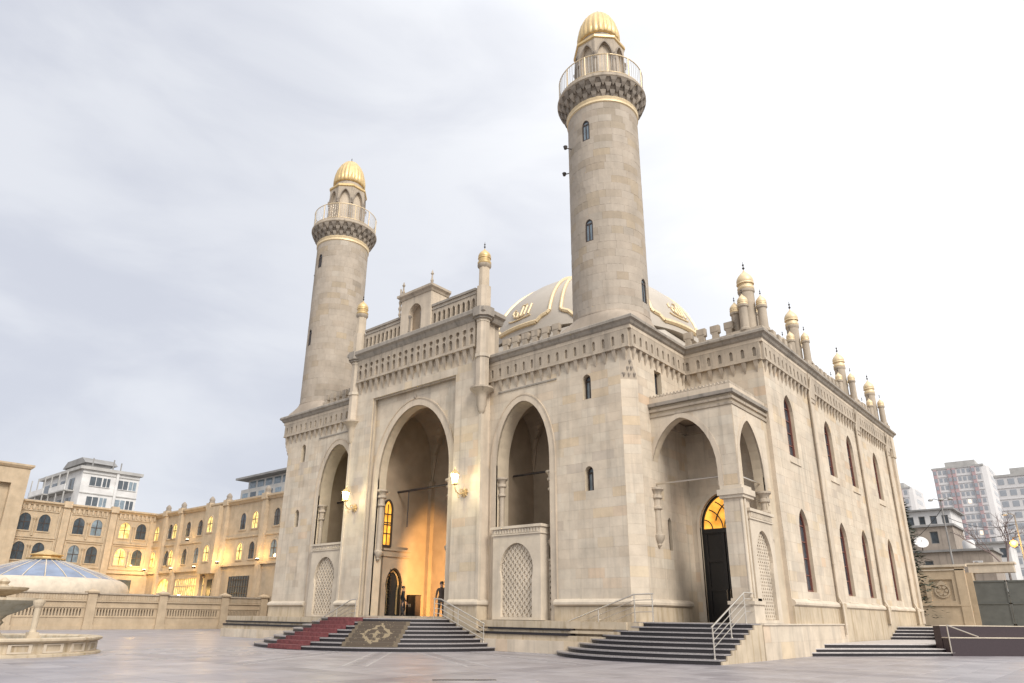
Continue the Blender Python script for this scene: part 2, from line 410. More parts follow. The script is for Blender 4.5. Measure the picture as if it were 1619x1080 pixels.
# ------------------------------------------------------------------ the mosque
mosque = thing('mosque', (XC, 25.6, 0), 'large pale sandstone mosque with two round minarets, gilded domes and pointed arches', 'mosque')
STONES = []      # (distance, frame, [polys], tint)
def clip_out(poly, hole):
    """poly minus a convex hole -> convex pieces"""
    if area2(hole) < 0: hole = hole[::-1]
    bb = (min(p[0] for p in hole), min(p[1] for p in hole), max(p[0] for p in hole), max(p[1] for p in hole))
    if max(p[0] for p in poly) <= bb[0] or min(p[0] for p in poly) >= bb[2] or max(p[1] for p in poly) <= bb[1] or min(p[1] for p in poly) >= bb[3]: return [poly]
    outp = []; rem = poly
    for i in range(len(hole)):
        a, bq = hole[i-1], hole[i]
        nx, ny = bq[1]-a[1], -(bq[0]-a[0])          # outward normal of a ccw polygon
        def d(p): return (p[0]-a[0])*nx+(p[1]-a[1])*ny
        o_, in_ = [], []
        for k in range(len(rem)):
            p, q = rem[k-1], rem[k]; dp, dq = d(p), d(q)
            if dp*dq < -1e-12:
                t = dp/(dp-dq); x = (p[0]+(q[0]-p[0])*t, p[1]+(q[1]-p[1])*t); o_.append(x); in_.append(x)
            (o_ if dq >= 0 else in_).append(q)
        if len(o_) > 2 and abs(area2(o_)) > 2e-3: outp.append(o_)
        if len(in_) < 3 or abs(area2(in_)) < 1e-4: return outp
        rem = in_
    return outp
def ashlar(F, u0, v0, u1, v1, holes=(), course=.42, lmin=.55, lmax=1.15, mat='s', vis=True, off=0., tints=None):
    nrow = max(1, round((v1-v0)/course)); ch = (v1-v0)/nrow; g_ = .0022
    for r in range(nrow):
        u = u0; va = v0+r*ch
        first = True
        while u < u1-1e-6:
            ln = rnd.uniform(lmin, lmax)*(.6 if first and r % 2 else 1); first = False
            ue = u+ln
            if u1-ue < lmin*.5: ue = u1
            p = rect(u+g_, va+g_, ue-g_, va+ch-g_); ps = [p]
            for h in holes: ps = [y for x in ps for y in clip_out(x, h)]
            if ps:
                k = rnd.random(); t = rnd.uniform(.0, .35) if k < .62 else rnd.random()
                c = F((u+ue)/2, va+ch/2, 0); dist = math.dist(c, (0, 0, CAMZ))
                STONES.append((dist if vis else dist+500, F, ps, t, off+rnd.uniform(.005, .009), mat))
            u = ue
def stone_geo(mb, st):
    _, F, ps, t, d, _ = st; mb.tint = t
    for p in ps:
        if isinstance(F, tuple): continue
        if getattr(F, 'curved', False):
            us = [p_[0] for p_ in p]; vs = [p_[1] for p_ in p]; a, b_, c, e_ = min(us), max(us), min(vs), max(vs)
            for k in range(3):
                q0 = a+(b_-a)*k/3; q1 = a+(b_-a)*(k+1)/3; mb.pris(F, rect(q0, c, q1, e_), 0, d, backf=False)
        else: mb.pris(F, p, 0, d, backf=False)

Y_W, Y_P, Y_B = 25.6, 24.9, 30.9       # wing front, portal front, prayer-hall front
X_E = -10.6                             # east (right) face of the prayer hall
X_T = -14.55                            # right face of the front block
X_L = mx(X_T)                           # left face of the front block
WT = 14.0                               # wall height under the roof
NC, NH = -20.75, 1.66                   # wing niche centre and half width
fw = front(Y_W)
def slit(F, c, hw, z0, za, name, parent, pane, depth=.32, fr=M_FRAME, mull=True):
    """arched window set deep in the wall: frame with its pane and bars"""
    zs = za-hw*1.15
    q = MB(); A = arch(c, hw, z0, zs, za, 5); I = arch(c, hw-.06, z0+.06, zs, za-.07, 5)
    q.ring(F, I, A, -depth, -depth+.07); wo = q.build(name, fr, parent)
    g_ = MB(); g_.pris(F, I, -depth+.01, -depth+.025); g_.build('pane', pane, wo)
    if mull:
        mq = MB(); mq.pris(F, rect(c-hw+.05, zs-.05, c+hw-.05, zs+.03), -depth+.03, -depth+.06)
        mq.pris(F, rect(c-.025, z0+.05, c+.025, zs-.05), -depth+.03, -depth+.055)
        mq.build('glazing_bar', fr, wo)
    return wo
def wing(sx):
    """one wing with its minaret tower; sx maps x of the right-hand wing"""
    X = lambda x: x if sx > 0 else mx(x)
    rng = lambda a, b_: (min(X(a), X(b_)), max(X(a), X(b_)))
    Na = arch(X(NC), NH, PL, 8.5, 11.55, 10, .12)
    wins = [(-16.9, .23, 10.9, 12.1), (-16.92, .23, 6.68, 7.78)]
    Wa = [arch(X(c), hw, z0, za-hw*1.15, za, 5) for c, hw, z0, za in wins]
    a, b_ = rng(-23.2, -15.1)
    q = MB(); q.plate(fw, rect(a, 0, b_, WT), [Na]+Wa, -.95, 0); q.build('wall', M_JOINT, mosque)
    ashlar(fw, a, 2.15, b_, 12.95, [grow(Na, .34)]+[grow(h, .0) for h in Wa])
    for (c, hw, z0, za) in wins:
        slit(fw, X(c), hw, z0, za, 'window', mosque, M_GLASSB if sx > 0 else M_GLASS)
    # chamfered outer corner and the side of the tower
    p, c2 = (X(-15.1), Y_W), (X(X_T), Y_W+.55)
    Fc = slant(p, c2) if sx > 0 else slant(c2, p)
    ln = math.dist(p, c2)
    q = MB(); q.plate(Fc, rect(0, 0, ln, 11.6), [], -.3, 0); q.build('wall', M_JOINT, mosque)
    ashlar(Fc, 0, 2.15, ln, 11.5, lmin=.7, lmax=.8)
    Fs = east(X_T) if sx > 0 else west(X_L)
    sq = rect(27.75, 11.2, 28.4, 12.4)
    slw = arch(28.25, .16, 4.2, 5.35, 5.6, 5)
    q = MB(); q.plate(Fs, rect(Y_W+.55, 0, Y_B+.4, WT), [sq, slw], -.5, 0); q.build('wall', M_JOINT, mosque)
    ashlar(Fs, Y_W+.55, 2.15, Y_B+.4, 12.95, [sq, slw])
    if sx > 0:
        q = MB(); q.ring(Fs, rect(27.81, 11.26, 28.34, 12.34), sq, -.3, -.22); wo = q.build('window', M_FRAME, mosque)
        g_ = MB(); g_.pris(Fs, rect(27.81, 11.26, 28.34, 12.34), -.28, -.26); g_.build('pane', M_GLASS, wo)
        slit(Fs, 28.25, .16, 4.2, 5.6, 'window', mosque, M_GLASS, .2)
    # square corner above the chamfer, carried on a carved stop
    q = MB(); tri = [(X(-15.1), Y_W), (X(X_T), Y_W), (X(X_T), Y_W+.55)]
    q.pris(floor(0), tri, 12.5, WT); q.build('wall', M_STONE, mosque)
    q = MB(); A3, B3, C3 = [(t_[0], t_[1]) for t_ in (tri[0], tri[2], tri[1])]
    k = q.add([(A3[0], A3[1], 11.5), (B3[0], B3[1], 11.5), (C3[0], C3[1], 12.5), (A3[0], A3[1], 12.5), (B3[0], B3[1], 12.5)])
    for fc in ((0, 1, 2), (0, 2, 3), (1, 2, 4), (2, 3, 4)): q.face([k+i for i in fc])
    cs_ = q.build('chamfer_stop', M_STONE, mosque); q = MB()
    for r_ in range(3):
        for c_ in range(3-r_):
            f = (c_+.5+r_*.5)/3; z = 11.58+.27*r_; e_ = (z-11.5)/1.0
            bx = (A3[0]+(B3[0]-A3[0])*f); by = (A3[1]+(B3[1]-A3[1])*f); px = bx+(C3[0]-bx)*e_; py = by+(C3[1]-by)*e_
            q.tint = .9 if (r_+c_) % 2 else .2; q.lathe([(.02, 0), (.10, .14), (.10, .2), (.02, .24)], px, py, 6, z=z)
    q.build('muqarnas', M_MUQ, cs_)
    # plinth with its moulded cap, stepping round the tower
    plan = [(-18.85, Y_W), (-15.1, Y_W), (X_T, Y_W+.55), (X_T, 29.6)]
    plan = [(X(x), y) for x, y in plan]
    if sx < 0: plan = plan[::-1]
    if sx < 0: plan = [(x, y) for x, y in plan]
    prof = [(-.05, 0), (.16, 0), (.12, 1.85), (.12, 1.87), (.22, 1.93), (.22, 2.02), (.16, 2.1), (.02, 2.16), (-.05, 2.16)]
    q = MB(); q.molding(plan, [prof[0], prof[1], prof[2], (-.05, 1.86)]); q.build('plinth', M_BASE, mosque)
    q = MB(); q.molding(plan, [(-.05, 1.865)]+prof[3:]); q.build('plinth_cap', M_TRIM, mosque)
    # niche: reveal is the wall thickness; behind it a vaulted recess
    q = MB(); d1 = 3.4
    a, b_ = X(NC)-NH-.35, X(NC)+NH+.35
    yb = Y_W+.95; ye = yb+d1-.9
    q.loft([[(a, yb, PL), (a, ye, PL), (a, ye, 9.2), (a, yb, 9.2)]], cap=False); 
    k = q.add([(a, yb, PL), (a, ye, PL), (b_, ye, PL), (b_, yb, PL), (a, yb, 8.6), (a, ye, 8.6), (b_, ye, 8.6), (b_, yb, 8.6)])
    for fc in ((0, 1, 5, 4), (1, 2, 6, 5), (2, 3, 7, 6), (0, 1, 2, 3)): q.face([k+i for i in fc])
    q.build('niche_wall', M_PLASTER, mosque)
    vault(a, b_, yb, ye, 8.6, 11.9)
    # archivolt round the opening
    q = MB(); q.band(fw, Na, grow(Na, .34), -.1, .035); q.tint = .7; q.band(fw, grow(Na, .30), grow(Na, .36), .0, .06)
    q.build('archivolt', M_STONE, mosque)
    # tie rod
    q = MB(); q.tube((X(NC)-NH-.3, 27.3, 8.25), (X(NC)+NH+.3, 27.3, 8.25), .055); q.build('tie_rod', M_IRON, mosque)
    # colonnettes in the reveal
    for s_ in (-1, 1):
        colonnette((X(NC)+s_*(NH-.12), Y_W+.32), 4.7, 7.9, .17)
    screen_block(fw, X(NC)-.12*sx, 1.42, 5.42, mosque)
    for s_ in (-1, 1):
        u = X(NC)+s_*(1.5)
        q = MB(); hol = []
        for i in range(9):
            for jj in range(2): hol.append(circ(u-.10+.2*jj, 1.72+.235*i, .075, 6, .5))
        q.plate(fw, rect(u-.24, PL, u+.24, 3.8), hol, -.42, -.32, True); so = q.build('screen_wing', M_TRIM, mosque)
        q = MB(); q.box(u-.27, Y_W+.28, 3.8, u+.27, Y_W+.46, 3.9); q.build('coping', M_TRIM, so)
def vault(a, b_, y0, y1, zs, zt):
    """four pointed webs over a rectangular bay"""
    q = MB(); n_ = 10; xc, yc = (a+b_)/2, (y0+y1)/2
    def hgt(t): return math.sqrt(max(0, 1-t**2.2))
    rows = []
    for i in range(n_*2+1):
        row = []
        for j in range(n_*2+1):
            s_ = -1+i/n_; t_ = -1+j/n_
            m_ = max(abs(s_), abs(t_)); lo = min(abs(s_), abs(t_))
            z = zs+(zt-zs)*max(hgt(abs(s_)), hgt(abs(t_)))*(.93+.07*(1-m_))
            row.append((xc+s_*(b_-a)/2, yc+t_*(y1-y0)/2, z))
        rows.append(row)
    k = q.add([p for r_ in rows for p in r_]); c_ = n_*2+1
    for i in range(n_*2):
        for j in range(n_*2): q.face((k+i*c_+j, k+(i+1)*c_+j, k+(i+1)*c_+j+1, k+i*c_+j+1))
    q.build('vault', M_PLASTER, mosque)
    # wall lunettes under the webs
    q = MB()
    for F, c, hw in ((front(y1), xc, (b_-a)/2), (west(b_), yc, (y1-y0)/2), (east(a), yc, (y1-y0)/2)):
        pts = [(c+hw*(-1+i/n_), zs+(zt-zs)*hgt(abs(-1+i/n_))+.05) for i in range(n_*2+1)]
        k = q.add([F(u, v, -.02) for u, v in pts]+[F(u, zs-.02, -.02) for u, v in pts])
        for i in range(n_*2): q.face((k+i, k+i+1, k+c_+i+1, k+c_+i))
    q.build('lunette', M_PLASTER, mosque)
    # ribs along the wall arches, springing from the corners
    q = MB()
    for F, c, hw in ((front(y1), xc, (b_-a)/2), (east(a), yc, (y1-y0)/2), (west(b_), yc, (y1-y0)/2)):
        pts = [F(c+hw*(-1+i/n_), zs+(zt-zs)*hgt(abs(-1+i/n_)), .03) for i in range(n_*2+1)]
        q.path(pts, .06, 5)
    q.build('vault_rib', M_PLASTER, mosque)
def colonnette(c, z0, z1, r):
    q = MB(); h = z1-z0
    q.lathe([(.01, z0-.55), (r*.55, z0-.42), (r*.5, z0-.36), (r*1.1, z0-.2), (r*1.3, z0-.06), (r*1.3, z0), (r*.95, z0+.05), (r*.9, z0+.12)], c[0], c[1], 10)
    q.lathe([(r*.78, z0+.12), (r*.74, z1-.95)], c[0], c[1], 10)
    q.tint = .4
    q.lathe([(r*.78, z1-.95), (r*1.2, z1-.9), (r*1.2, z1-.82), (r*.85, z1-.78), (r*.9, z1-.5), (r*1.35, z1-.44), (r*1.35, z1-.34), (r, z1-.3), (r*1.2, z1-.16), (r*1.75, z1-.08), (r*1.75, z1), (.01, z1)], c[0], c[1], 10)
    q.build('colonnette', M_WEATH, mosque, smooth=40)
def screen_block(F, c, hw, zt, parent, w=.30, base=PL, st=.27, bw=.052):
    """projecting carved screen: cornice on top, horseshoe panel with pierced lattice"""
    q = MB(); H = arch(c, hw*.70, base+.12, zt-2.0, zt-.78, 8, .3, shoe=.09)
    q.plate(F, rect(c-hw, base, c+hw, zt-.42), [H], -.35, w); so = q.build('screen', M_TRIM, parent)
    q = MB()
    for k, (z0, z1, ex) in enumerate(((.42, .36, .05), (.36, .12, .02), (.12, 0, .10))):
        q.pris(F, rect(c-hw-ex, zt-z0, c+hw+ex, zt-z1), -.35, w+ex)
    q.build('screen_cornice', M_TRIM, so)
    n_ = 16; q = MB()
    for i in range(n_):
        u = c-hw+.06+(2*hw-.12)*(i+.5)/n_
        q.pris(F, rect(u-.045, zt-.34, u+.045, zt-.15), w+.02, w+.055)
    q.build('dentil_row', M_TRIM, so)
    # lattice: bars crossing at 45 degrees with small knots
    q = MB(); G = grow(H, .0); g0 = min(p[0] for p in H); g1 = max(p[0] for p in H); z0 = base+.12; z1 = zt-.78
    for sgn in (1, -1):
        k = -int((z1-z0)/st)-2
        while k*st < (g1-g0)+(z1-z0)+1:
            prev = None; N_ = 60
            seg = []
            for i in range(N_+1):
                v = z0+(z1-z0)*i/N_
                u = g0+k*st+(v-z0)*sgn*.82 if sgn > 0 else g1-k*st-(v-z0)*.82
                if inside((u, v), H): seg.append((u, v))
                else:
                    if len(seg) > 1: bar(q, F, seg[0], seg[-1], bw, w-.18, w-.13+.004*sgn)
                    seg = []
            if len(seg) > 1: bar(q, F, seg[0], seg[-1], bw, w-.18, w-.13+.004*sgn)
            k += 1
    k = 0
    v = z0+st*.3
    while v < z1:
        u = g0+(st*.5 if k % 2 else 0)
        while u < g1:
            if inside((u, v), grow(H, -.08)): q.pris(F, circ(u, v, st*.23, 6), w-.2, w-.13)
            u += st
        v += st*.61; k += 1
    q.build('lattice', M_TRIM, so)
    q = MB(); q.pris(F, grow(H, .02), -.3, w-.185); q.build('screen_backing', M_TRIM, so)
    return so
def bar(q, F, a, b_, bw, w0, w1):
    d = Vector((b_[0]-a[0], b_[1]-a[1]))
    if d.length < 1e-3: return
    d.normalize(); nn = Vector((-d.y, d.x))*bw/2
    q.pris(F, [(a[0]-nn.x, a[1]-nn.y), (b_[0]-nn.x, b_[1]-nn.y), (b_[0]+nn.x, b_[1]+nn.y), (a[0]+nn.x, a[1]+nn.y)], w0, w1)

wing(1); wing(-1)

# main cornice of both wings, the towers and the prayer hall
CORN = [(-.06, 13.95), (.18, 13.95), (.24, 14.0), (.30, 14.12), (.40, 14.18), (.40, 14.30), (.34, 14.36), (-.06, 14.36)]
FRZ = [(-.06, 13.78), (.16, 13.78), (.16, 13.95), (-.06, 13.95)]
def cornice(plan, closed=False, dz=0.):
    q = MB(); q.molding(plan, [(o_, z+dz) for o_, z in CORN], closed); q.build('cornice', M_CORN, mosque)
    q = MB(); q.molding(plan, [(o_, z+dz) for o_, z in FRZ], closed); q.build('frieze', M_STONE, mosque)
R_END = -22.85
cornice([(R_END, Y_W), (X_T, Y_W), (X_T, Y_B), (X_E, Y_B), (X_E, 55.4), (mx(X_E), 55.4), (mx(X_E), Y_B), (X_L, Y_B), (X_L, Y_W), (mx(R_END), Y_W)])
# corbel arches: one little round-headed arch and its tapering drop, copied along the walls
def corbel_arch_mesh(pw, kind=0):
    F = front(0); q = MB()
    if kind == 0:
        q.plate(F, rect(-pw/2+.002, 12.98, pw/2-.002, 13.78), [arch(0, .085, 13.1, 13.44, 13.56, 4)], -.05, .15, False)
        q.pris(F, rect(-pw/2+.01, 13.0, pw/2-.01, 13.7), -.04, .045)
        q.tint = .5
        q.pris(F, rect(-pw/2+.002, 12.90, pw/2-.002, 12.98), -.05, .19)
        q.tint = .2
        for s_ in (0,):
            q.loft([[F(-.10+s_, 12.90, -.03), F(.10+s_, 12.90, -.03), F(.10+s_, 12.90, .16), F(-.10+s_, 12.90, .16)],
                    [F(-.08+s_, 12.62, -.03), F(.08+s_, 12.62, -.03), F(.08+s_, 12.62, .10), F(-.08+s_, 12.62, .10)],
                    [F(-.02+s_, 12.36, -.03), F(.02+s_, 12.36, -.03), F(.02+s_, 12.36, .02), F(-.02+s_, 12.36, .02)]])
    else:
        q.plate(F, rect(-pw/2+.002, 14.95, pw/2-.002, 16.3), [circ(0, 15.82, .155, 10), arch(0, .15, 15.02, 15.36, 15.62, 5)], -.05, .20, False)
        q.pris(F, rect(-pw/2+.01, 14.98, pw/2-.01, 16.2), -.04, .06)
        q.tint = .5
        q.pris(F, rect(-pw/2+.002, 14.83, pw/2-.002, 14.95), -.05, .25)
        q.tint = .2
        q.loft([[F(-.13, 14.83, -.03), F(.13, 14.83, -.03), F(.13, 14.83, .2), F(-.13, 14.83, .2)],
                [F(-.10, 14.5, -.03), F(.10, 14.5, -.03), F(.10, 14.5, .13), F(-.10, 14.5, .13)],
                [F(-.03, 14.12, -.03), F(.03, 14.12, -.03), F(.03, 14.12, .03), F(-.03, 14.12, .03)]])
    o_ = q.build('corbel_arch', M_WEATH, mosque)
    me = o_.data; bpy.data.objects.remove(o_); return me
def put(name, me, loc, rz=0., parent=mosque, sc=None):
    o_ = bpy.data.objects.new(name, me); COL.objects.link(o_)
    o_.parent = parent; o_.matrix_parent_inverse = PINV[parent.name]
    o_.location = loc; o_.rotation_euler = (0, 0, rz)
    if sc: o_.scale = sc
    return o_
def run(me_pw, p, q_, vis=True):
    d = Vector(q_)-Vector(p); n_ = max(1, round(d.length/me_pw[1])); rz = math.atan2(d.y, d.x)
    for i in range(n_):
        c = Vector(p)+d*(i+.5)/n_
        put('corbel_arch', me_pw[0], (c.x, c.y, 0), rz, sc=(d.length/n_/me_pw[1], 1, 1))
CA = (corbel_arch_mesh(.54), .54); CB = (corbel_arch_mesh(.53, 1), .53)
run(CA, (R_END-.05, Y_W), (X_T+.02, Y_W)); run(CA, (X_T, Y_W-.02), (X_T, Y_B)); run(CA, (X_T, Y_B), (X_E+.02, Y_B)); run(CA, (X_E, Y_B-.02), (X_E, 55.4))
run(CA, (X_L-.02, Y_W), (mx(R_END)+.05, Y_W))
# thin string course under the wing corbels
for s_ in (1, -1):
    q = MB(); X = (lambda x: x) if s_ > 0 else mx
    q.molding([(min(X(-22.3), X(-18.6)), Y_W), (max(X(-22.3), X(-18.6)), Y_W)], [(-.02, 12.22), (.05, 12.22), (.05, 12.30), (-.02, 12.30)]); q.build('string_course', M_CORN, mosque)
# roof decks
q = MB(); q.box(X_L+.1, Y_W+.1, 13.98, X_T-.1, Y_B+.6, 14.2); q.build('roof', M_WEATH, mosque)
q = MB(); q.box(mx(X_E)+.1, Y_B+.1, 13.99, X_E-.1, 55.3, 14.22); q.build('roof', M_WEATH, mosque)

# ---- central portal
fp = front(Y_P); fr_ = front(Y_P+.32)
PA = arch(XC, 2.86, PL, 8.75, 12.62, 14, .12)
ALF = rect(XC-3.45, PL, XC+3.45, 13.62)
PX0, PX1 = XC-5.3, XC+5.3
q = MB(); q.plate(fp, rect(PX0+.003, 0, PX1-.003, 16.3), [ALF], -.35, 0); q.build('wall', M_JOINT, mosque)
ashlar(fp, PX0, 2.15, PX1, 14.9, [ALF])
q = MB(); q.plate(fr_, rect(XC-3.5, PL-.2, XC+3.5, 13.7), [PA], -.6, 0); q.build('wall', M_JOINT, mosque)
ashlar(fr_, XC-3.45, PL, XC+3.45, 13.6, [grow(PA, .42)])
q = MB(); q.band(fr_, PA, grow(PA, .42), -.1, .035); q.tint = .7; q.band(fr_, grow(PA, .38), grow(PA, .45), 0, .07); q.build('archivolt', M_STONE, mosque)
q = MB(); q.lathe([(.01, 12.98), (.07, 13.02), (.1, 13.1), (.06, 13.18), (.01, 13.28)], XC, Y_P+.26, 8); q.build('keystone_boss', M_MUQ, mosque)
q = MB(); q.ring(fp, ALF, grow(ALF, -.10), -.15, -.08); q.build('panel_edge', M_WEATH, mosque)
for s_ in (1, -1):
    Fs = east(PX1) if s_ > 0 else west(PX0)
    q = MB(); q.plate(Fs, rect(Y_P, 0, Y_W+.3, 17.0), [], -.3, 0); q.build('wall', M_STONE, mosque)
    x = XC+s_*5.3
    plan = [(XC+s_*3.46, Y_P), (x, Y_P), (x, Y_W)] if s_ > 0 else [(x, Y_W), (x, Y_P), (XC-3.46, Y_P)]
    q = MB(); q.molding(plan, [(-.05, 0), (.12, 0), (.09, 1.86), (-.05, 1.86)]); q.build('plinth', M_BASE, mosque)
    q = MB(); q.molding(plan, [(-.05, 1.865), (.09, 1.87), (.17, 1.93), (.17, 2.02), (.12, 2.1), (.02, 2.16), (-.05, 2.16)]); q.build('plinth_cap', M_TRIM, mosque)
    colonnette((XC+s_*2.78, Y_P+.62), 4.75, 8.15, .2)
q = MB(); q.box(PX0+.02, Y_P+.3, 14.3, PX1-.02, Y_P+1.35, 16.9); q.build('portal_core', M_WEATH, mosque)
pl_ = [(PX0, Y_P+1.35), (PX0, Y_P), (PX1, Y_P), (PX1, Y_P+1.35)]
q = MB(); q.molding(pl_, [(-.06, 16.3), (.22, 16.3), (.28, 16.4), (.34, 16.55), (.48, 16.64), (.48, 16.84), (.40, 16.92), (-.06, 16.92)]); q.build('cornice', M_CORN, mosque)
run(CB, (PX0+.35, Y_P), (PX1-.35, Y_P))
# iwan behind the arch
IX0, IX1, IY0, IY1 = XC-3.3, XC+3.3, Y_P+.93, 29.9
q = MB(); hd = rect(XC-1.2, PL, XC+1.2, 5)
k = q.add([(IX0, IY0, PL), (IX0, IY1, PL), (IX1, IY1, PL), (IX1, IY0, PL), (IX0, IY0, 9.2), (IX0, IY1, 9.2), (IX1, IY1, 9.2), (IX1, IY0, 9.2)])
for fc in ((0, 1, 5, 4), (1, 2, 6, 5), (2, 3, 7, 6)): q.face([k+i for i in fc])
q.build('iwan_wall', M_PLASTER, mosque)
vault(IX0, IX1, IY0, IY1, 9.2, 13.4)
q = MB()
for x in (IX0+.14, IX1-.14): q.box(x-.14, IY1-.3, PL, x+.14, IY1, 9.3)
q.box(IX0+1.9, IY1-.16, PL, IX0+2.2, IY1, 9.2); q.box(IX0+2.35, IY1-.1, PL, IX0+2.5, IY1, 8.4)
q.build('pilaster', M_PLASTER, mosque)
q = MB(); q.tube((IX0, 27.15, 8.3), (IX1, 27.15, 8.3), .07); q.tube((IX0+.95, 27.15, 8.3), (IX0+.95, 27.15, 6.2), .03); q.build('tie_rod', M_IRON, mosque)
# inner doorway with its carved stone surround on the left wall of the iwan, amber window above
Fi = east(IX0)
so = screen = MB(); H = arch(27.0, .62, PL, 3.0, 3.95, 8, .3, shoe=.06)
q = MB(); q.plate(Fi, rect(26.1, PL, 28.0, 4.55), [H], 0, .28); dso = q.build('inner_doorway', M_PLASTER, mosque)
q = MB(); q.pris(Fi, rect(26.05, 4.55, 28.07, 4.62), 0, .36); q.pris(Fi, rect(26.05, 4.62, 28.05, 4.88), 0, .31); q.pris(Fi, rect(26.03, 4.88, 28.09, 4.98), 0, .38); q.build('doorway_cornice', M_PLASTER, dso)
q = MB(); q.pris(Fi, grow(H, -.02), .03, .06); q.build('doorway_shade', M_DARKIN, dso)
q = MB(); q.band(Fi, grow(H, -.1), grow(H, -.01), .06, .25)
for i in range(14): q.box(IX0+.1, 26.67, PL+.15+.18*i, IX0+.33, 26.77, PL+.24+.18*i)
q.build('door_grille', M_BLACK, dso)
q = MB(); q.band(Fi, grow(H, -.22), grow(H, -.13), .1, .14); q.build('gilt_edge', M_GOLD, dso)
A = arch(26.42, .27, 5.2, 7.2, 7.7, 6); q = MB(); q.ring(Fi, A, grow(A, .09), .0, .12); wo = q.build('window', M_IRON, mosque)
q = MB(); q.pris(Fi, A, .01, .03); q.build('pane', M_AMBER, wo)
q = MB(); q.pris(Fi, rect(26.40, 5.2, 26.44, 7.5), .04, .09)
for z in (5.8, 6.3, 6.42, 6.9): q.pris(Fi, rect(26.16, z, 26.68, z+.06), .04, .085)
q.build('glazing_bar', M_IRON, wo)

# parapet balustrade, middle shrine block and corner turrets of the portal
def arcade(F, u0, u1, z0, z1, n_, name='parapet'):
    q = MB(); pw = (u1-u0)/n_
    hol = [arch(u0+pw*(i+.5), pw*.30, z0+.18, z0+(z1-z0)*.52, z0+(z1-z0)*.68, 4) for i in range(n_)]
    q.plate(F, rect(u0, z0, u1, z1), hol, -.25, 0, True); po = q.build(name, M_WEATH, mosque)
    q = MB(); q.pris(F, rect(u0, z1, u1, z1+.14), -.32, .07); q.pris(F, rect(u0, z1-.22, u1, z1-.14), 0, .04); q.build('coping', M_CORN, po)
    for i in range(n_):
        c = F(u0+pw*i+.0, z0, -.0)
        if i == 0: continue
        b_ = MB(); b_.lathe([(.035, z0+.18), (.05, z0+.25), (.035, z0+.32), (.035, z0+.72), (.06, z0+.8)], c[0], c[1]-.02, 6); b_.build('baluster', M_WEATH, po)
    q = MB(); q.pris(F, rect(u0, z0+.02, u1, z1-.25), -.6, -.5); q.build('parapet_backing', M_WEATH, po)
fb = front(Y_P+.02)
arcade(fb, PX0+.55, XC-1.32, 16.92, 18.25, 9); arcade(fb, XC+1.32, PX1-.55, 16.92, 18.25, 9)
q = MB(); Hn = arch(XC-.05, .55, 17.05, 18.2, 18.85, 7)
q.plate(front(Y_P-.1), rect(XC-1.3, 16.92, XC+1.3, 19.4), [Hn], -1.38, 0); sh = q.build('shrine_block', M_STONE, mosque)
q = MB(); q.box(XC-1.28, Y_P+.40, 16.92, XC+1.28, Y_P+1.28, 19.5); q.build('shrine_core', M_STONE, sh)
q = MB(); q.molding([(XC-1.3, Y_P+1.3), (XC-1.3, Y_P-.1), (XC+1.3, Y_P-.1), (XC+1.3, Y_P+1.3)], [(-.1, 19.3), (.04, 19.3), (.10, 19.42), (.22, 19.52), (.22, 19.66), (-.1, 19.66)]); q.box(XC-1.3, Y_P, 19.4, XC+1.3, Y_P+1.3, 19.66); q.build('shrine_cornice', M_WEATH, sh)
q = MB(); q.pris(front(Y_P-.1), grow(Hn, .0), -.42, -.36); q.build('shrine_panel', M_PLASTER, sh)
for s_ in (-1, 1):
    q = MB(); q.tint = .5; q.lathe([(.07, 17.05), (.09, 17.2), (.06, 17.25), (.06, 18.0), (.1, 18.1), (.1, 18.2)], XC-.05+s_*.5, Y_P-.02, 8); q.build('shrine_colonnette', M_MUQ, sh)
    q = MB(); q.lathe([(.13, 19.66), (.13, 19.74), (.06, 19.78), (.10, 19.95), (.05, 20.1), (.04, 20.3), (.1, 20.4), (.06, 20.48), (.01, 20.65)], XC+s_*1.25, Y_P-.05, 8); q.build('finial', M_WEATH, sh)
q = MB(); q.lathe([(.02, 18.3), (.09, 18.5), (.05, 18.7), (.11, 18.9), (.05, 19.1), (.1, 19.3), (.05, 19.5), (.05, 20.2)], XC-1.45, Y_P-.08, 8); q.build('finial', M_WEATH, sh)

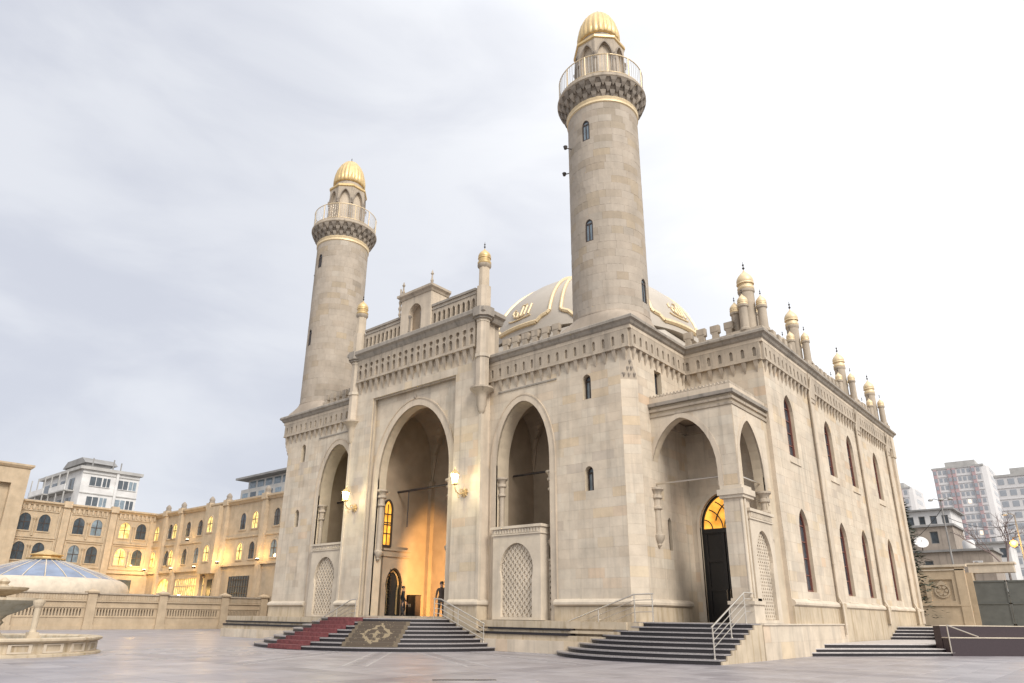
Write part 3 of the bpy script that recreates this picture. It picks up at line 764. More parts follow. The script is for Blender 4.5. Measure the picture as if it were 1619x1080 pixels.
def gold_cap(q, cx, cy, z, r, h, seg=20, ribs=0):
    pr = [(r*1.06, 0), (r*1.06, h*.06), (r*.98, h*.10), (r*1.02, h*.16), (r*1.03, h*.26), (r*.95, h*.40), (r*.78, h*.54), (r*.54, h*.68), (r*.30, h*.80), (r*.13, h*.90), (r*.04, h*1.0)]
    q.lathe(pr, cx, cy, seg, ribs, .06 if ribs else 0., z)
def finial(q, cx, cy, z, s):
    q.lathe([(.02*s, 0), (.025*s, .12*s), (.09*s, .2*s), (.03*s, .28*s), (.03*s, .36*s), (.07*s, .44*s), (.015*s, .52*s), (.01*s, .66*s)], cx, cy, 8, z=z)
def octo(cx, cy, r): return [(cx+r*math.cos(PI/8+i*PI/4), cy+r*math.sin(PI/8+i*PI/4)) for i in range(8)]
def turret_portal(cx, cy):
    q = MB(); q.pris(floor(0), octo(cx, cy, .36), 12.45, 16.3); t = q.build('turret', M_STONE, mosque)
    q = MB(); q.pris(floor(0), octo(cx, cy, .42), 14.15, 14.33); q.build('turret_band', M_TRIM, t); q = MB(); q.pris(floor(0), octo(cx, cy, .39), 16.15, 16.298); q.build('turret_band', M_TRIM, t)
    q = MB(); q.pris(floor(0), octo(cx, cy, .40), 16.92, 18.25); q.tint = .4; q.pris(floor(0), octo(cx, cy, .30), 18.25, 19.45); q.build('turret_shaft', M_STONE, t)
    q = MB(); q.pris(floor(0), octo(cx, cy, .50), 16.3, 16.42); q.pris(floor(0), octo(cx, cy, .62), 16.42, 16.92); q.build('turret_cornice', M_CORN, t)
    q = MB(); q.lathe([(.30, 19.40), (.38, 19.5), (.38, 19.62), (.30, 19.64)], cx, cy, 16); q.build('turret_collar', M_WEATH, t, smooth=40)
    q = MB(); q.lathe([(.35, 19.62), (.38, 19.66), (.38, 19.75), (.30, 19.80), (.33, 19.92), (.33, 20.02)], cx, cy, 16); gold_cap(q, cx, cy, 19.98, .345, .66, 16); q.build('gilded_cap', M_GOLD, t, smooth=50)
    q = MB(); finial(q, cx, cy, 20.6, .7); q.build('finial', M_IRON, t)
    q = MB(); q.lathe([(.62, 12.50), (.62, 12.42), (.5, 12.3), (.34, 12.15), (.26, 11.95), (.26, 11.55), (.2, 11.42), (.20, 11.3), (.12, 11.15), (.01, 11.0)], cx, cy, 16); q.build('turret_corbel', M_WEATH, t, smooth=40)
    q = MB(); q.tint = .4; q.box(cx-.09, cy-.09, PL, cx+.09, cy+.09, 11.6); q.build('edge_roll', M_TRIM, t)
turret_portal(PX1, Y_P+.05); turret_portal(PX0, Y_P+.05)

# ---- minarets
def minaret(cx, cy, wins, tag_, zk=1.):
    MB.zk = zk
    q = MB(); q.lathe([(1.80, 13.9), (1.80, 27.4)], cx, cy, 48); mo = q.build('minaret', M_JOINT, mosque, smooth=40)
    F = cylf(cx, cy, 1.80)
    def F2(u, v, w): p = F(u, v, w); return (p[0], p[1], 14.3+(p[2]-14.3)*zk)
    F2.curved = True; F.curved = True
    holes = [arch(R(a)*1.80, .21, z0, z1-.3, z1, 5) for a, z0, z1 in wins]
    # only the drum above the collar is coursed
    z = 15.0
    a0 = -PI
    nrow = 29; ch = (27.15-15.0)/nrow
    for r in range(nrow):
        u = -PI*1.8+rnd.uniform(0, .5); end = u+2*PI*1.8
        while u < end-1e-6:
            ln = rnd.uniform(.5, 1.0); ue = min(end, u+ln)
            if end-ue < .3: ue = end
            p = rect(u+.002, z+.002, ue-.002, z+ch-.002); ps = [p]
            for h in holes:
                hb = rect(min(x for x, y in h), min(y for x, y in h), max(x for x, y in h), max(y for x, y in h))
                ps = [y_ for x_ in ps for y_ in clip_out(x_, hb)]
            c = F((u+ue)/2, z, 0); seen = (c[0]-cx)*cx+(c[1]-cy)*cy < 0
            k = rnd.random(); t = rnd.uniform(.1, .45) if k < .6 else rnd.random()
            if ps: STONES.append((math.dist(c, (0, 0, CAMZ))+(0 if seen else 500), F2, ps, t, .10+rnd.uniform(-.003, .003), 'm'))
            u = ue
        z += ch
    for a, z0, z1 in wins:
        wo = slit(F, R(a)*1.80, .21, z0, z1, 'window', mo, M_GLASSB if tag_ else M_GLASS, -.005, mull=True)
        q = MB(); A_ = arch(R(a)*1.8, .21, z0, z1-.3, z1, 5)
        bx = rect(R(a)*1.8-.215, z0-.005, R(a)*1.8+.215, z1+.005); q.tint = .4
        q.plate(F, bx, [A_], .0, .101); q.build('window_reveal', M_MIN, mo)
    q = MB(); n_ = 64
    def sq(h, i):
        a = 2*PI*(i+.5)/n_; k_ = h/max(abs(math.cos(a)), abs(math.sin(a))); return (k_*math.cos(a), k_*math.sin(a))
    lo = []
    for f in (0, .25, .5, .75, 1):
        lo.append([(cx+(1-f)*sq(2.02, i)[0]+f*1.92*math.cos(2*PI*(i+.5)/n_), cy+(1-f)*sq(2.02, i)[1]+f*1.92*math.sin(2*PI*(i+.5)/n_), 14.32+.78*f**.8) for i in range(n_)])
    q.loft(lo); q.build('minaret_broach', M_MIN, mo, smooth=30)
    q = MB(); q.lathe([(1.90, 15.0), (1.95, 15.02), (1.95, 15.10), (1.90, 15.13)], cx, cy, 48); q.build('minaret_collar', M_MIN, mo, smooth=30)
    q = MB(); q.lathe([(1.89, 27.10), (1.96, 27.16), (1.96, 27.26), (1.93, 27.30), (1.98, 27.42), (1.93, 27.5)], cx, cy, 48); q.build('gilded_band', M_GOLDP, mo, smooth=40)
    # muqarnas: three rows of little niches stepping outward
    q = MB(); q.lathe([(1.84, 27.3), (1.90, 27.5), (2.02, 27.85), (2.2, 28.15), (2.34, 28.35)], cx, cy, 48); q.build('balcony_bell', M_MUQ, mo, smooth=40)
    q = MB()
    for row, (z0, z1, r0, r1) in enumerate(((27.38, 27.80, 1.90, 2.06), (27.68, 28.10, 2.05, 2.25), (27.98, 28.36, 2.22, 2.40))):
        n_ = 26
        for i in range(n_):
            a = 2*PI*(i+.5*(row % 2))/n_; dw = .55*PI/n_
            q.tint = rnd.random()
            def pt(rr, aa, zz): return (cx+rr*math.cos(aa), cy+rr*math.sin(aa), zz)
            q.loft([[pt(r0-.12, a-dw*.3, z0), pt(r0-.12, a+dw*.3, z0), pt(r0+.01, a+dw*.2, z0), pt(r0+.01, a-dw*.2, z0)],
                    [pt(r0-.12, a-dw, z0+.22), pt(r0-.12, a+dw, z0+.22), pt(r1-.03, a+dw*.8, z0+.22), pt(r1-.03, a-dw*.8, z0+.22)],
                    [pt(r0-.12, a-dw*1.25, z1), pt(r0-.12, a+dw*1.25, z1), pt(r1+.03, a+dw*1.2, z1), pt(r1+.03, a-dw*1.2, z1)]])
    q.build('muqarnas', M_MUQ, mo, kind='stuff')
    q = MB(); q.lathe([(1.3, 28.36), (2.40, 28.36), (2.46, 28.42), (2.46, 28.52), (2.40, 28.58), (2.40, 28.66), (1.3, 28.66)], cx, cy, 48); q.build('balcony', M_WEATH, mo, smooth=30)
    q = MB()
    for z in (28.74, 29.9): 
        pts = [(cx+2.34*math.cos(2*PI*i/48), cy+2.34*math.sin(2*PI*i/48), z) for i in range(49)]; q.path(pts, .02 if z < 29.5 else .03, 5)
    q.build('railing', M_GOLDP, mo)
    for i in range(12):
        q = MB(); a = 2*PI*i/12+.2; q.tube((cx+2.34*math.cos(a), cy+2.34*math.sin(a), 28.6), (cx+2.34*math.cos(a), cy+2.34*math.sin(a), 29.92), .032, 6); q.build('railing_post', M_GOLDP, mo)
    q = MB()
    for i in range(84):
        a = 2*PI*i/84; q.tube((cx+2.34*math.cos(a), cy+2.34*math.sin(a), 28.74), (cx+2.34*math.cos(a), cy+2.34*math.sin(a), 29.9), .014, 4)
    q.build('railing_bar', M_STEEL, mo, kind='stuff')
    # lantern: octagon with blind pointed arches
    oc = octo(cx, cy, 1.42)
    q = MB(); q.pris(floor(0), octo(cx, cy, 1.22), 28.6, 32.0); la = q.build('lantern', M_STONE, mo)
    for i in range(8):
        a_, b_ = oc[i], oc[(i+1) % 8]; Fo = slant(a_, b_); ln = math.dist(a_, b_)
        q = MB(); q.tint = .2*(i % 3)
        q.plate(Fo, rect(0, 28.64, ln, 32.0), [arch(ln/2, ln/2-.13, 28.7, 30.7, 31.75, 7, .6)], -.18, 0); q.build('lantern_face', M_WEATH, la)
        q = MB(); A_ = arch(ln/2, ln/2-.13, 28.7, 30.7, 31.75, 7, .6); q.band(Fo, A_, grow(A_, .07), -.02, .05); q.build('lantern_arch', M_MUQ, la)
        q = MB(); q.lathe([(.01, 30.55), (.08, 30.65), (.06, 30.75), (.12, 30.9), (.12, 31.0), (.05, 31.05)], a_[0], a_[1], 8); q.build('lantern_corbel', M_MUQ, la)
    q = MB(); oo = [octo(cx, cy, r) for r in (1.38, 1.50, 1.50, 1.42)]
    q.loft([[(x, y, z) for x, y in o_] for o_, z in zip(oo, (31.98, 32.06, 32.2, 32.26))]); q.build('gilded_band', M_GOLD, la)
    q = MB(); q.lathe([(1.2, 32.2), (1.12, 32.3), (1.08, 32.75), (1.12, 32.85)], cx, cy, 32); q.build('dome_neck', M_WEATH, la, smooth=40)
    q = MB(); R0 = 1.12; pr = [(R0*1.0, 32.70), (R0*1.05, 32.76), (R0*1.05, 33.1), (R0*1.0, 33.5), (R0*.89, 33.98), (R0*.71, 34.42), (R0*.47, 34.78), (R0*.2, 35.0), (R0*.06, 35.07)]
    q.lathe(pr, cx, cy, 96, 24, .06); q.build('gilded_dome', M_GOLD, mo, smooth=60)
    q = MB(); finial(q, cx, cy, 35.05, .6); q.build('finial', M_IRON, mo); MB.zk = 1.
    return mo
MR = (-16.5, 27.4); ML = (mx(-16.5), 27.4)
minaret(*MR, [(-86.5, 24.95, 26.2), (-87, 18.95, 20.2), (0.5, 15.75, 17.05)], 1)
minaret(*ML, [(-90, 25.1, 26.2), (-98, 19.2, 20.4)], 0, 1.034)

# merlons along the roof edges
def merlon_mesh():
    F = front(0); q = MB()
    out_ = [(-.24, 0), (.24, 0), (.24, .24), (.16, .27), (.16, .52), (.25, .56), (.25, .98), (-.25, .98), (-.25, .56), (-.16, .52), (-.16, .27), (-.24, .24)]
    q.pris(F, [(-.21, .62), (.21, .62), (.21, .92), (-.21, .92)], 0, .02)
    q.pris(F, out_, -.26, 0); o_ = q.build('merlon', M_WEATH, mosque); me = o_.data; bpy.data.objects.remove(o_); return me
MER = merlon_mesh()
def merlons(p, q_, n_, z=14.36, s=1.):
    d = Vector(q_)-Vector(p); rz = math.atan2(d.y, d.x)
    for i in range(n_):
        c = Vector(p)+d*(i+.5)/n_; put('merlon', MER, (c.x, c.y, z), rz, sc=(s, s, s))
    b_ = MB(); b_.molding([p, q_], [(-.25, z-.06), (.02, z-.06), (.02, z+.22), (-.25, z+.22)]); b_.build('parapet_base', M_WEATH, mosque)
merlons((-22.3, Y_W+.1), (-18.4, Y_W+.1), 6, s=.88); merlons((mx(-18.4), Y_W+.1), (mx(-22.3), Y_W+.1), 6, s=.88)
merlons((-14.6, Y_B+.1), (-11.7, Y_B+.1), 4, s=.92)
for a, b_, n_ in ((32.3, 36.3, 5), (38.4, 45.0, 9), (47.0, 52.2, 7)): merlons((X_E-.1, a), (X_E-.1, b_), n_, s=.9)

# ---- prayer hall: east side and front
fe = east(X_E)
SW = [(33.72, 'a'), (39.85, 'a'), (43.95, 'a'), (49.75, 'a')]
wl = []
for y, _ in SW:
    wl.append((y, .64, 8.75, 11.85)); wl.append((y, .64, 2.6, 6.3))
WA = [arch(c, hw, z0, za-.95, za, 6, .8) for c, hw, z0, za in wl]
q = MB(); q.plate(fe, rect(Y_B+.004, 0, 55.4, WT), WA, -.55, 0); q.build('wall', M_JOINT, mosque)
ashlar(fe, Y_B, 2.15, 55.4, 12.95, WA)
for c, hw, z0, za in wl:
    A = arch(c, hw, z0, za-.95, za, 6, .8)
    q = MB(); q.ring(fe, grow(A, -.09), A, -.25, -.15); wo = q.build('window', M_FRAMER, mosque)
    q = MB(); q.pris(fe, grow(A, -.09), -.25, -.23); q.build('pane', M_GLASS, wo)
    q = MB(); q.pris(fe, rect(c-.03, z0+.08, c+.03, za-.25), -.225, -.19)
    for k in range(1, 5):
        z = z0+(za-z0)*k/5; q.pris(fe, rect(c-hw+.08, z-.025, c+hw-.08, z+.025), -.225, -.195)
    q.build('glazing_bar', M_FRAMER, wo)
    q = MB(); q.tint = .5
    q.loft([[fe(c-hw-.08, z0-.02, -.4), fe(c+hw+.08, z0-.02, -.4), fe(c+hw+.08, z0-.32, .06), fe(c-hw-.08, z0-.32, .06)],
            [fe(c-hw-.08, z0-.36, -.4), fe(c+hw+.08, z0-.36, -.4), fe(c+hw+.08, z0-.36, .06), fe(c-hw-.08, z0-.36, .06)]]); q.build('sill', M_TRIM, wo)
for y in (37.4, 46.0, 53.4):
    q = MB(); q.pris(fe, rect(y-.3, PL, y+.3, 13.95), -.05, .12); q.build('pilaster', M_STONE, mosque)
    q = MB(); q.pris(fe, rect(y-.34, 12.3, y+.34, 12.5), 0, .17); q.pris(fe, rect(y-.36, 12.5, y+.36, 13.9), 0, .20); q.build('pilaster_capital', M_WEATH, mosque); q = MB(); q.pris(fe, rect(y-.36, PL, y+.36, 2.2), 0, .24); q.build('pilaster_base', M_BASE, mosque)
    q = MB(); x = X_E+.2; q.path([(x+.1, y-.36, 13.6), (x+.02, y-.36, 13.1), (x-.06, y-.38, 12.8), (x-.06, y-.38, 2.5), (x+.08, y-.38, 2.15), (x+.08, y-.38, PL-.5 if y < 40 else PL)], .06, 6)
    for z in (4, 7, 10): q.lathe([(.075, z), (.075, z+.06)], x-.06, y-.38, 8)
    q.build('rain_pipe', M_TRIM, mosque, smooth=50)
q = MB(); q.pris(fe, rect(54.7, PL, 55.4, 13.95), -.05, .15); q.tint = .3; q.pris(fe, rect(54.66, 12.4, 55.44, 13.9), 0, .22); q.build('pilaster', M_STONE, mosque)
plan = [(X_E, Y_B), (X_E, 55.4)]
q = MB(); q.molding(plan, [(-.05, 0), (.10, 0), (.08, 1.96), (-.05, 1.96)]); q.build('plinth', M_BASE, mosque)
q = MB(); q.molding(plan, [(-.05, 1.965), (.08, 1.97), (.17, 2.03), (.17, 2.12), (.12, 2.2), (.02, 2.26), (-.05, 2.26)]); q.build('plinth_cap', M_TRIM, mosque)
fbk = front(Y_B)
q = MB(); q.plate(fbk, rect(X_T-.2, 5, X_E-.003, WT), [], -.4, 0); q.build('wall', M_JOINT, mosque)
ashlar(fbk, X_T, 10.3, X_E, 12.95); q = MB(); q.pris(fbk, rect(-11.2, PL, X_E-.004, 10.4), -.3, .004); q.build('wall', M_STONE, mosque)
q = MB(); q.plate(west(mx(X_E)), rect(Y_B, 0, 55.4, WT), [], -.4, 0); q.plate(front(Y_B), rect(mx(X_E), 0, X_L+.3, WT), [], -.4, 0); q.plate(back(55.4), rect(mx(X_E), 0, X_E, WT), [], -.4, 0); q.build('wall', M_STONE, mosque)

# ---- east porch
fpo = front(27.08); feo = east(-10.76); PT = 10.45
PAr = arch(-13.12, 1.50, 6.55, 7.3, 9.68, 9, .5)
low = rect(-14.62, PL, -11.5, 6.56)
opening = [(-14.56, PL), (-11.5, PL), (-11.5, 6.45)]+[p for p in PAr if p[1] > 6.56]+[(-14.56, 6.45)]
q = MB(); q.plate(fpo, rect(-14.75, PL-.1, -10.763, 10.4), [opening], -.45, 0); po = q.build('porch_wall', M_JOINT, mosque)
ashlar(fpo, -11.5, 2.15, -10.78, 6.3); ashlar(fpo, -14.75, 6.55, -10.78, 9.85, [grow(PAr, .0), rect(-14.64, 6, -11.6, 7.5)])
q = MB(); q.band(fpo, PAr, grow(PAr, .22), -.05, .03); q.build('archivolt', M_STONE, mosque)
PS = arch(28.55, 1.28, 6.2, 7.2, 9.45, 9, .6)
ops = [(27.27, PL), (29.83, PL), (29.83, 6.3)]+[p for p in PS if p[1] > 6.3]+[(27.27, 6.3)]
q = MB(); q.plate(feo, rect(27.085, PL-.1, 30.6, 10.4), [ops], -.45, 0); q.build('porch_wall', M_JOINT, mosque)
ashlar(feo, 27.09, 6.35, 30.5, 9.85, [PS, rect(27.2, 6, 29.9, 7.4)])
q = MB(); q.band(feo, PS, grow(PS, .2), -.05, .03); q.build('archivolt', M_STONE, mosque)
q = MB(); q.pris(fpo, rect(-11.62, 6.0, -10.64, 6.12), -1.0, .1); q.pris(fpo, rect(-11.68, 6.12, -10.58, 6.35), -1.06, .16); q.pris(fpo, rect(-11.58, 6.35, -10.68, 6.5), -.96, .06); q.build('pier_capital', M_TRIM, mosque)
q = MB(); q.box(-11.5, 27.083, PL, -10.77, 27.9, 6.2); q.build('porch_pier', M_STONE, mosque)
q = MB(); q.box(-11.6, 26.98, PL, -10.66, 27.98, 1.95); q.tint = .5; q.box(-11.66, 26.92, 1.95, -10.60, 28.04, 2.08); q.box(-11.56, 27.02, 2.08, -10.70, 27.94, 2.18); q.build('pier_base', M_TRIM, mosque)
q = MB(); q.path([(-10.79, 27.12, 2.2), (-10.79, 27.12, 6.0)], .07, 8); q.path([(-10.74, 27.32, 2.2), (-10.74, 27.32, 6.0)], .06, 8); q.build('edge_roll', M_TRIM, mosque, smooth=50)
colonnette((-14.5, 27.12), 4.75, 6.75, .19); colonnette((-10.92, 29.95), 4.6, 6.6, .19)
plan = [(-14.8, 27.08), (-10.76, 27.08), (-10.76, 30.88)]
for z0, z1, o0 in ((9.88, 9.98, .05), (10.12, 10.22, .08), (10.36, 10.5, .16)):
    q = MB(); q.molding(plan, [(-.03, z0), (o0, z0), (o0+.02, z1), (-.03, z1)]); q.build('string_course', M_CORN if z0 > 10.3 else M_WEATH, mosque)
q = MB(); q.molding(plan, [(-.3, 10.38), (.02, 10.38), (.02, 10.78), (-.3, 10.78)]); q.build('parapet_base', M_STONE, mosque)
q = MB()
for k in range(24):
    x = -14.65+3.85*k/23; q.pris(front(27.08), [(x-.06, 10.78), (x+.06, 10.78), (x+.06, 10.86), (x, 10.95), (x-.06, 10.86)], -.2, -.02)
for k in range(20):
    y = 27.15+3.5*k/19; q.pris(feo, [(y-.06, 10.78), (y+.06, 10.78), (y+.06, 10.86), (y, 10.95), (y-.06, 10.86)], -.2, -.02)
q.build('cresting', M_WEATH, mosque, kind='stuff')
q = MB(); q.box(-14.6, 27.3, 10.2, -10.8, 30.9, 10.36); q.build('porch_roof', M_PLASTER, mosque)
q = MB(); q.tube((-14.55, 27.25, 6.95), (-11.5, 27.25, 6.95), .04); q.tube((-10.98, 27.2, 6.95), (-10.98, 29.9, 6.95), .04); q.build('tie_rod', M_STEEL, mosque)
fbp = front(30.45)
DA = arch(-13.12, 1.06, PL, 5.35, 6.85, 9, .7)
q = MB(); q.plate(fbp, rect(X_T-.1, PL-.2, X_E-.17, 10.4), [DA], -.5, 0); q.build('porch_wall', M_JOINT, mosque)
ashlar(fbp, X_T, PL, X_E-.2, 10.2, [grow(DA, .14)])
q = MB(); q.band(fbp, DA, grow(DA, .14), -.1, .03); q.build('archivolt', M_TRIM, mosque)
q = MB(); q.pris(fbp, rect(X_T-.1, 9.75, X_E-.3, 10.15), 0, .18); q.pris(east(X_T), rect(27.4, 9.75, 30.4, 10.15), 0, .18); q.build('porch_cove', M_WEATH, mosque)
q = MB(); q.ring(fbp, grow(DA, -.10), DA, -.30, -.18); q.pris(fbp, rect(-14.15, 5.12, -12.1, 5.3), -.29, -.16); dr_ = q.build('door', M_BLACK, mosque)
for s_ in (-1, 1):
    q = MB(); u0, u1 = (-14.1, -13.14) if s_ < 0 else (-13.10, -12.14)
    q.plate(fbp, rect(u0, PL, u1, 5.12), [rect(u0+.14, PL+.25+k*1.25, u1-.14, PL+1.3+k*1.25) for k in range(3)], -.27, -.19); q.pris(fbp, rect(u0, PL, u1, 5.12), -.30, -.25); lf = q.build('door_leaf', M_BLACK, dr_)
    q = MB(); x = -13.2 if s_ < 0 else -13.04; q.path([(x, 30.6, 2.2), (x, 30.55, 2.25), (x, 30.55, 2.6), (x, 30.6, 2.65)], .02); q.build('handle', M_STEEL, lf)
q = MB(); FA = [p for p in grow(DA, -.1) if p[1] > 5.2]; FA = [(-14.08, 5.3), (-12.16, 5.3)]+FA; q.pris(fbp, FA, -.27, -.25); q.build('fanlight', M_AMBER, dr_)
q = MB()
def arcpts(c, r, a0, a1, n_=8): return [(c[0]+r*math.cos(a0+(a1-a0)*i/n_), c[1]+r*math.sin(a0+(a1-a0)*i/n_)) for i in range(n_+1)]
for cc, r, a0, a1 in (((-14.08, 5.3), .92, 0, R(80)), ((-12.16, 5.3), .92, R(100), R(180)), ((-14.08, 5.3), .42, 0, R(80)), ((-12.16, 5.3), .42, R(100), R(180)), ((-14.08, 5.3), 1.36, R(15), R(62)), ((-12.16, 5.3), 1.36, R(118), R(165))):
    pp = [p for p in arcpts(cc, r, a0, a1) if inside(p, grow(DA, -.06))]
    q.path([fbp(u, v, -.22) for u, v in pp], .028, 5)
q.build('tracery', M_BLACK, dr_)
screen_block(feo, 28.75, 1.2, 5.62, mosque, w=.06, st=.21, bw=.06)

# roof turrets on the prayer hall: a tall one with smaller neighbours
def turret_group(cx, cy, z=14.36, s=1., dirs=((-1, 0), (1, 0), (0, -1), (0, 1))):
    r = .40*s
    q = MB(); q.box(cx-.95*s, cy-.95*s, z-.1, cx+.95*s, cy+.95*s, z+.12); t = q.build('turret', M_WEATH, mosque)
    q = MB(); q.lathe([(r*1.25, z+.1), (r*1.25, z+.28), (r, z+.36), (r*.98, z+2.3), (r*1.1, z+2.36), (r*1.12, z+2.46), (r*1.0, z+2.5)], cx, cy, 16, 16, .06); q.build('turret_shaft', M_WEATH, t, smooth=30)
    q = MB(); q.lathe([(r*1.0, z+2.48), (r*1.1, z+2.54), (r*1.1, z+2.62), (r*.95, z+2.68), (r*.95, z+2.84)], cx, cy, 20); gold_cap(q, cx, cy, z+2.8, r*1.08, .92*s, 20); q.build('gilded_cap', M_GOLDP, t, smooth=50)
    q = MB(); finial(q, cx, cy, z+2.8+.84*s, .8); q.build('finial', M_IRON, t)
    for dx, dy in dirs:
        x, y = cx+dx*.72*s, cy+dy*.72*s; rr = .24*s
        q = MB(); q.lathe([(rr*1.25, z+.1), (rr*1.25, z+.2), (rr, z+.25), (rr*.95, z+1.3), (rr*1.2, z+1.36), (rr*1.2, z+1.44)], x, y, 12); q.build('turret_shaft', M_WEATH, t, smooth=30)
        q = MB(); q.lathe([(rr*1.0, z+1.42), (rr*1.15, z+1.46), (rr*1.15, z+1.51), (rr*.98, z+1.6)], x, y, 14); gold_cap(q, x, y, z+1.56, rr*1.1, .55*s, 14); q.build('gilded_cap', M_GOLDP, t, smooth=50)
        q = MB(); finial(q, x, y, z+2.04, .5); q.build('finial', M_IRON, t)
turret_group(-11.15, 31.45, s=.92)
for y in (37.4, 46.1, 53.3): turret_group(X_E-.35, y, s=.8)
turret_group(mx(-11.25), 31.5)

# great dome
DC = (XC, 43.74); DR = 8.45; DZ = 20.05; DK = .825
q = MB(); q.loft([[(x, y, z) for x, y in octo(DC[0], DC[1], r)] for r, z in ((9.0, 14.1), (9.0, 19.6), (8.7, 20.1))]); dm0 = q.build('dome_drum', M_DOME, mosque)
q = MB(); prof = [(DR*math.cos(t), DZ+DK*DR*math.sin(t)) for t in [R(3+5.8*i) for i in range(15)]]; prof.append((.25, DZ+DK*DR+.02)); q.lathe(prof, DC[0], DC[1], 96)
dome = q.build('great_dome', M_DOME, mosque, smooth=40)
def dsurf(a, t, off=0.):
    r = (DR+off)*math.cos(t); return (DC[0]+r*math.cos(a), DC[1]+r*math.sin(a), DZ+DK*(DR+off)*math.sin(t))
for k in range(8):
    a = R(-75+45*k)
    for s_ in (-1, 1):
        q = MB(); da = R(3.0)
        q.path([dsurf(a+s_*da, R(14+t), .03) for t in range(0, 66, 4)], .135, 6)
        # scroll: swings down and away from the rib foot to the panel's base band
        q.path([dsurf(a+s_*(da+R(x)), R(t), .03) for x, t in ((0, 14), (1.2, 12.4), (2.8, 11.6), (4.2, 10.9), (5.4, 9.4), (6.6, 7.9))], .16, 6)
        q.build('gilded_rib', M_GOLDP, dome, smooth=50)
    q = MB(); q.path([dsurf(a+R(9.6+25.8*i/14), R(7.9), .03) for i in range(15)], .19, 6); q.build('gilded_band', M_GOLDP, dome, smooth=50)
    # gilded calligraphy at the middle of each panel: tall strokes, a bowl and a looped tail
    ac = a+R(22.5); q = MB()
    def stroke(pts, rr=.085): q.path([dsurf(ac+R(x*1.35), R(16.0+y*1.1), .04) for x, y in pts], rr, 6)
    stroke([(5.2, 7.2), (4.9, 0), ]); stroke([(3.0, 7.0), (2.8, .4), (1.8, -.3), (1.0, .3)]); stroke([(1.0, 7.0), (.9, .3), (0, -.4), (-.9, .1)])
    stroke([(-.9, .1), (-1.1, 3.4), (-2.4, 4.3), (-3.2, 3.0), (-2.6, 1.0), (-1.2, .4)])
    stroke([(6.2, -1.2), (3.6, -1.7), (0, -2.1), (-3.6, -1.7), (-5.4, -.8)], .06); stroke([(2.6, 8.6), (1.6, 7.9), (.6, 8.6), (-.3, 7.9)], .06); stroke([(-3.4, 6.8), (-4.3, 5.8), (-4.2, 3.4)], .06)
    q.build('gilded_lettering', M_GOLDP, dome, smooth=50)
q = MB(); q.lathe([(.3, 26.95), (.3, 27.15), (.1, 27.3), (.2, 27.5), (.03, 27.8)], DC[0], DC[1], 12); q.build('finial', M_GOLD, dome, smooth=50)

# base: platform ledges, pedestals with dark-lipped benches
def pedestal(x0, x1):
    yf = 24.45
    for z0, z1, y, mt in ((0, .5, yf, M_BASE), (.5, .70, yf+.12, M_BASE), (.80, .90, yf+.30, M_BASE), (.98, PL-.02, yf+.48, M_BASE)):
        q = MB(); q.box(x0, y, z0, x1, Y_W+3, z1); q.build('platform', mt, mosque)
        ashlar(front(y), x0, z0+.001, x1, z1, course=.5, off=0) if z1-z0 > .3 else None
    return [(x0+.6, yf+.10, .70, .80), (x0+.6, yf+.26, .90, .98)]
for x0, x1, bx0, bx1 in ((-22.9, -15.0, -22.0, -17.5), (mx(-15.0)-3.6, mx(-22.9), -45.0, -35.0)):
    pedestal(x0, x1)
    q = MB(); q.box(bx0, 24.52, .70, bx1, 26, .80); q.build('stone_bench', M_GRAN, mosque)
    q = MB(); q.box(bx0, 24.70, .90, bx1, 26, .98); q.build('stone_bench', M_GRAN, mosque)
q = MB(); q.box(-23.2, 25.05, 0, -14.5, 31, PL-.027); q.box(-45.5, 25.05, 0, -33.2, 31, PL-.027); q.box(-33.5, 25.03, 0, -23.0, 31, PL-.01); q.box(-15.2, 26.6, 0, -10.78, 31, PL-.012); q.build('platform_floor', M_BASE, mosque)
q = MB(); q.box(-12.5, 27.0, 0, -10.42, 37.5, PL-.06); q.build('platform', M_BASE, mosque); q = MB(); q.box(-12.5, 26.99, PL-.06, -10.36, 37.52, PL-.005); q.build('platform_coping', M_TRIM, mosque)
ashlar(east(-10.42), 27.02, .0, 37.5, PL-.06, course=.62, lmin=1.0, lmax=1.9)
ashlar(east(-10.5), 23.6, .0, 26.98, .9, course=.62, lmin=1.0, lmax=1.9, vis=False) if False else None

# build the ashlar stones: the 290 that show largest one by one, the rest as one part
STONES.sort(key=lambda s_: s_[0])
near = [s_ for s_ in STONES if s_[0] < 400]
def pick(s_): return -abs(sum(abs(area2(p)) for p in s_[2]))/(s_[0]**2)
near.sort(key=pick)
one = near[:288]; ids = set(id(s_) for s_ in one)
for s_ in one:
    q = MB(); stone_geo(q, s_); q.build('stone', M_MIN if s_[5] == 'm' else M_STONE, mosque)
qs, qm = MB(), MB()
for s_ in STONES:
    if id(s_) not in ids: stone_geo(qm if s_[5] == 'm' else qs, s_)
qs.build('wall_ashlar', M_STONE, mosque, kind='stuff'); qm.build('minaret_ashlar', M_MIN, mosque, kind='stuff')

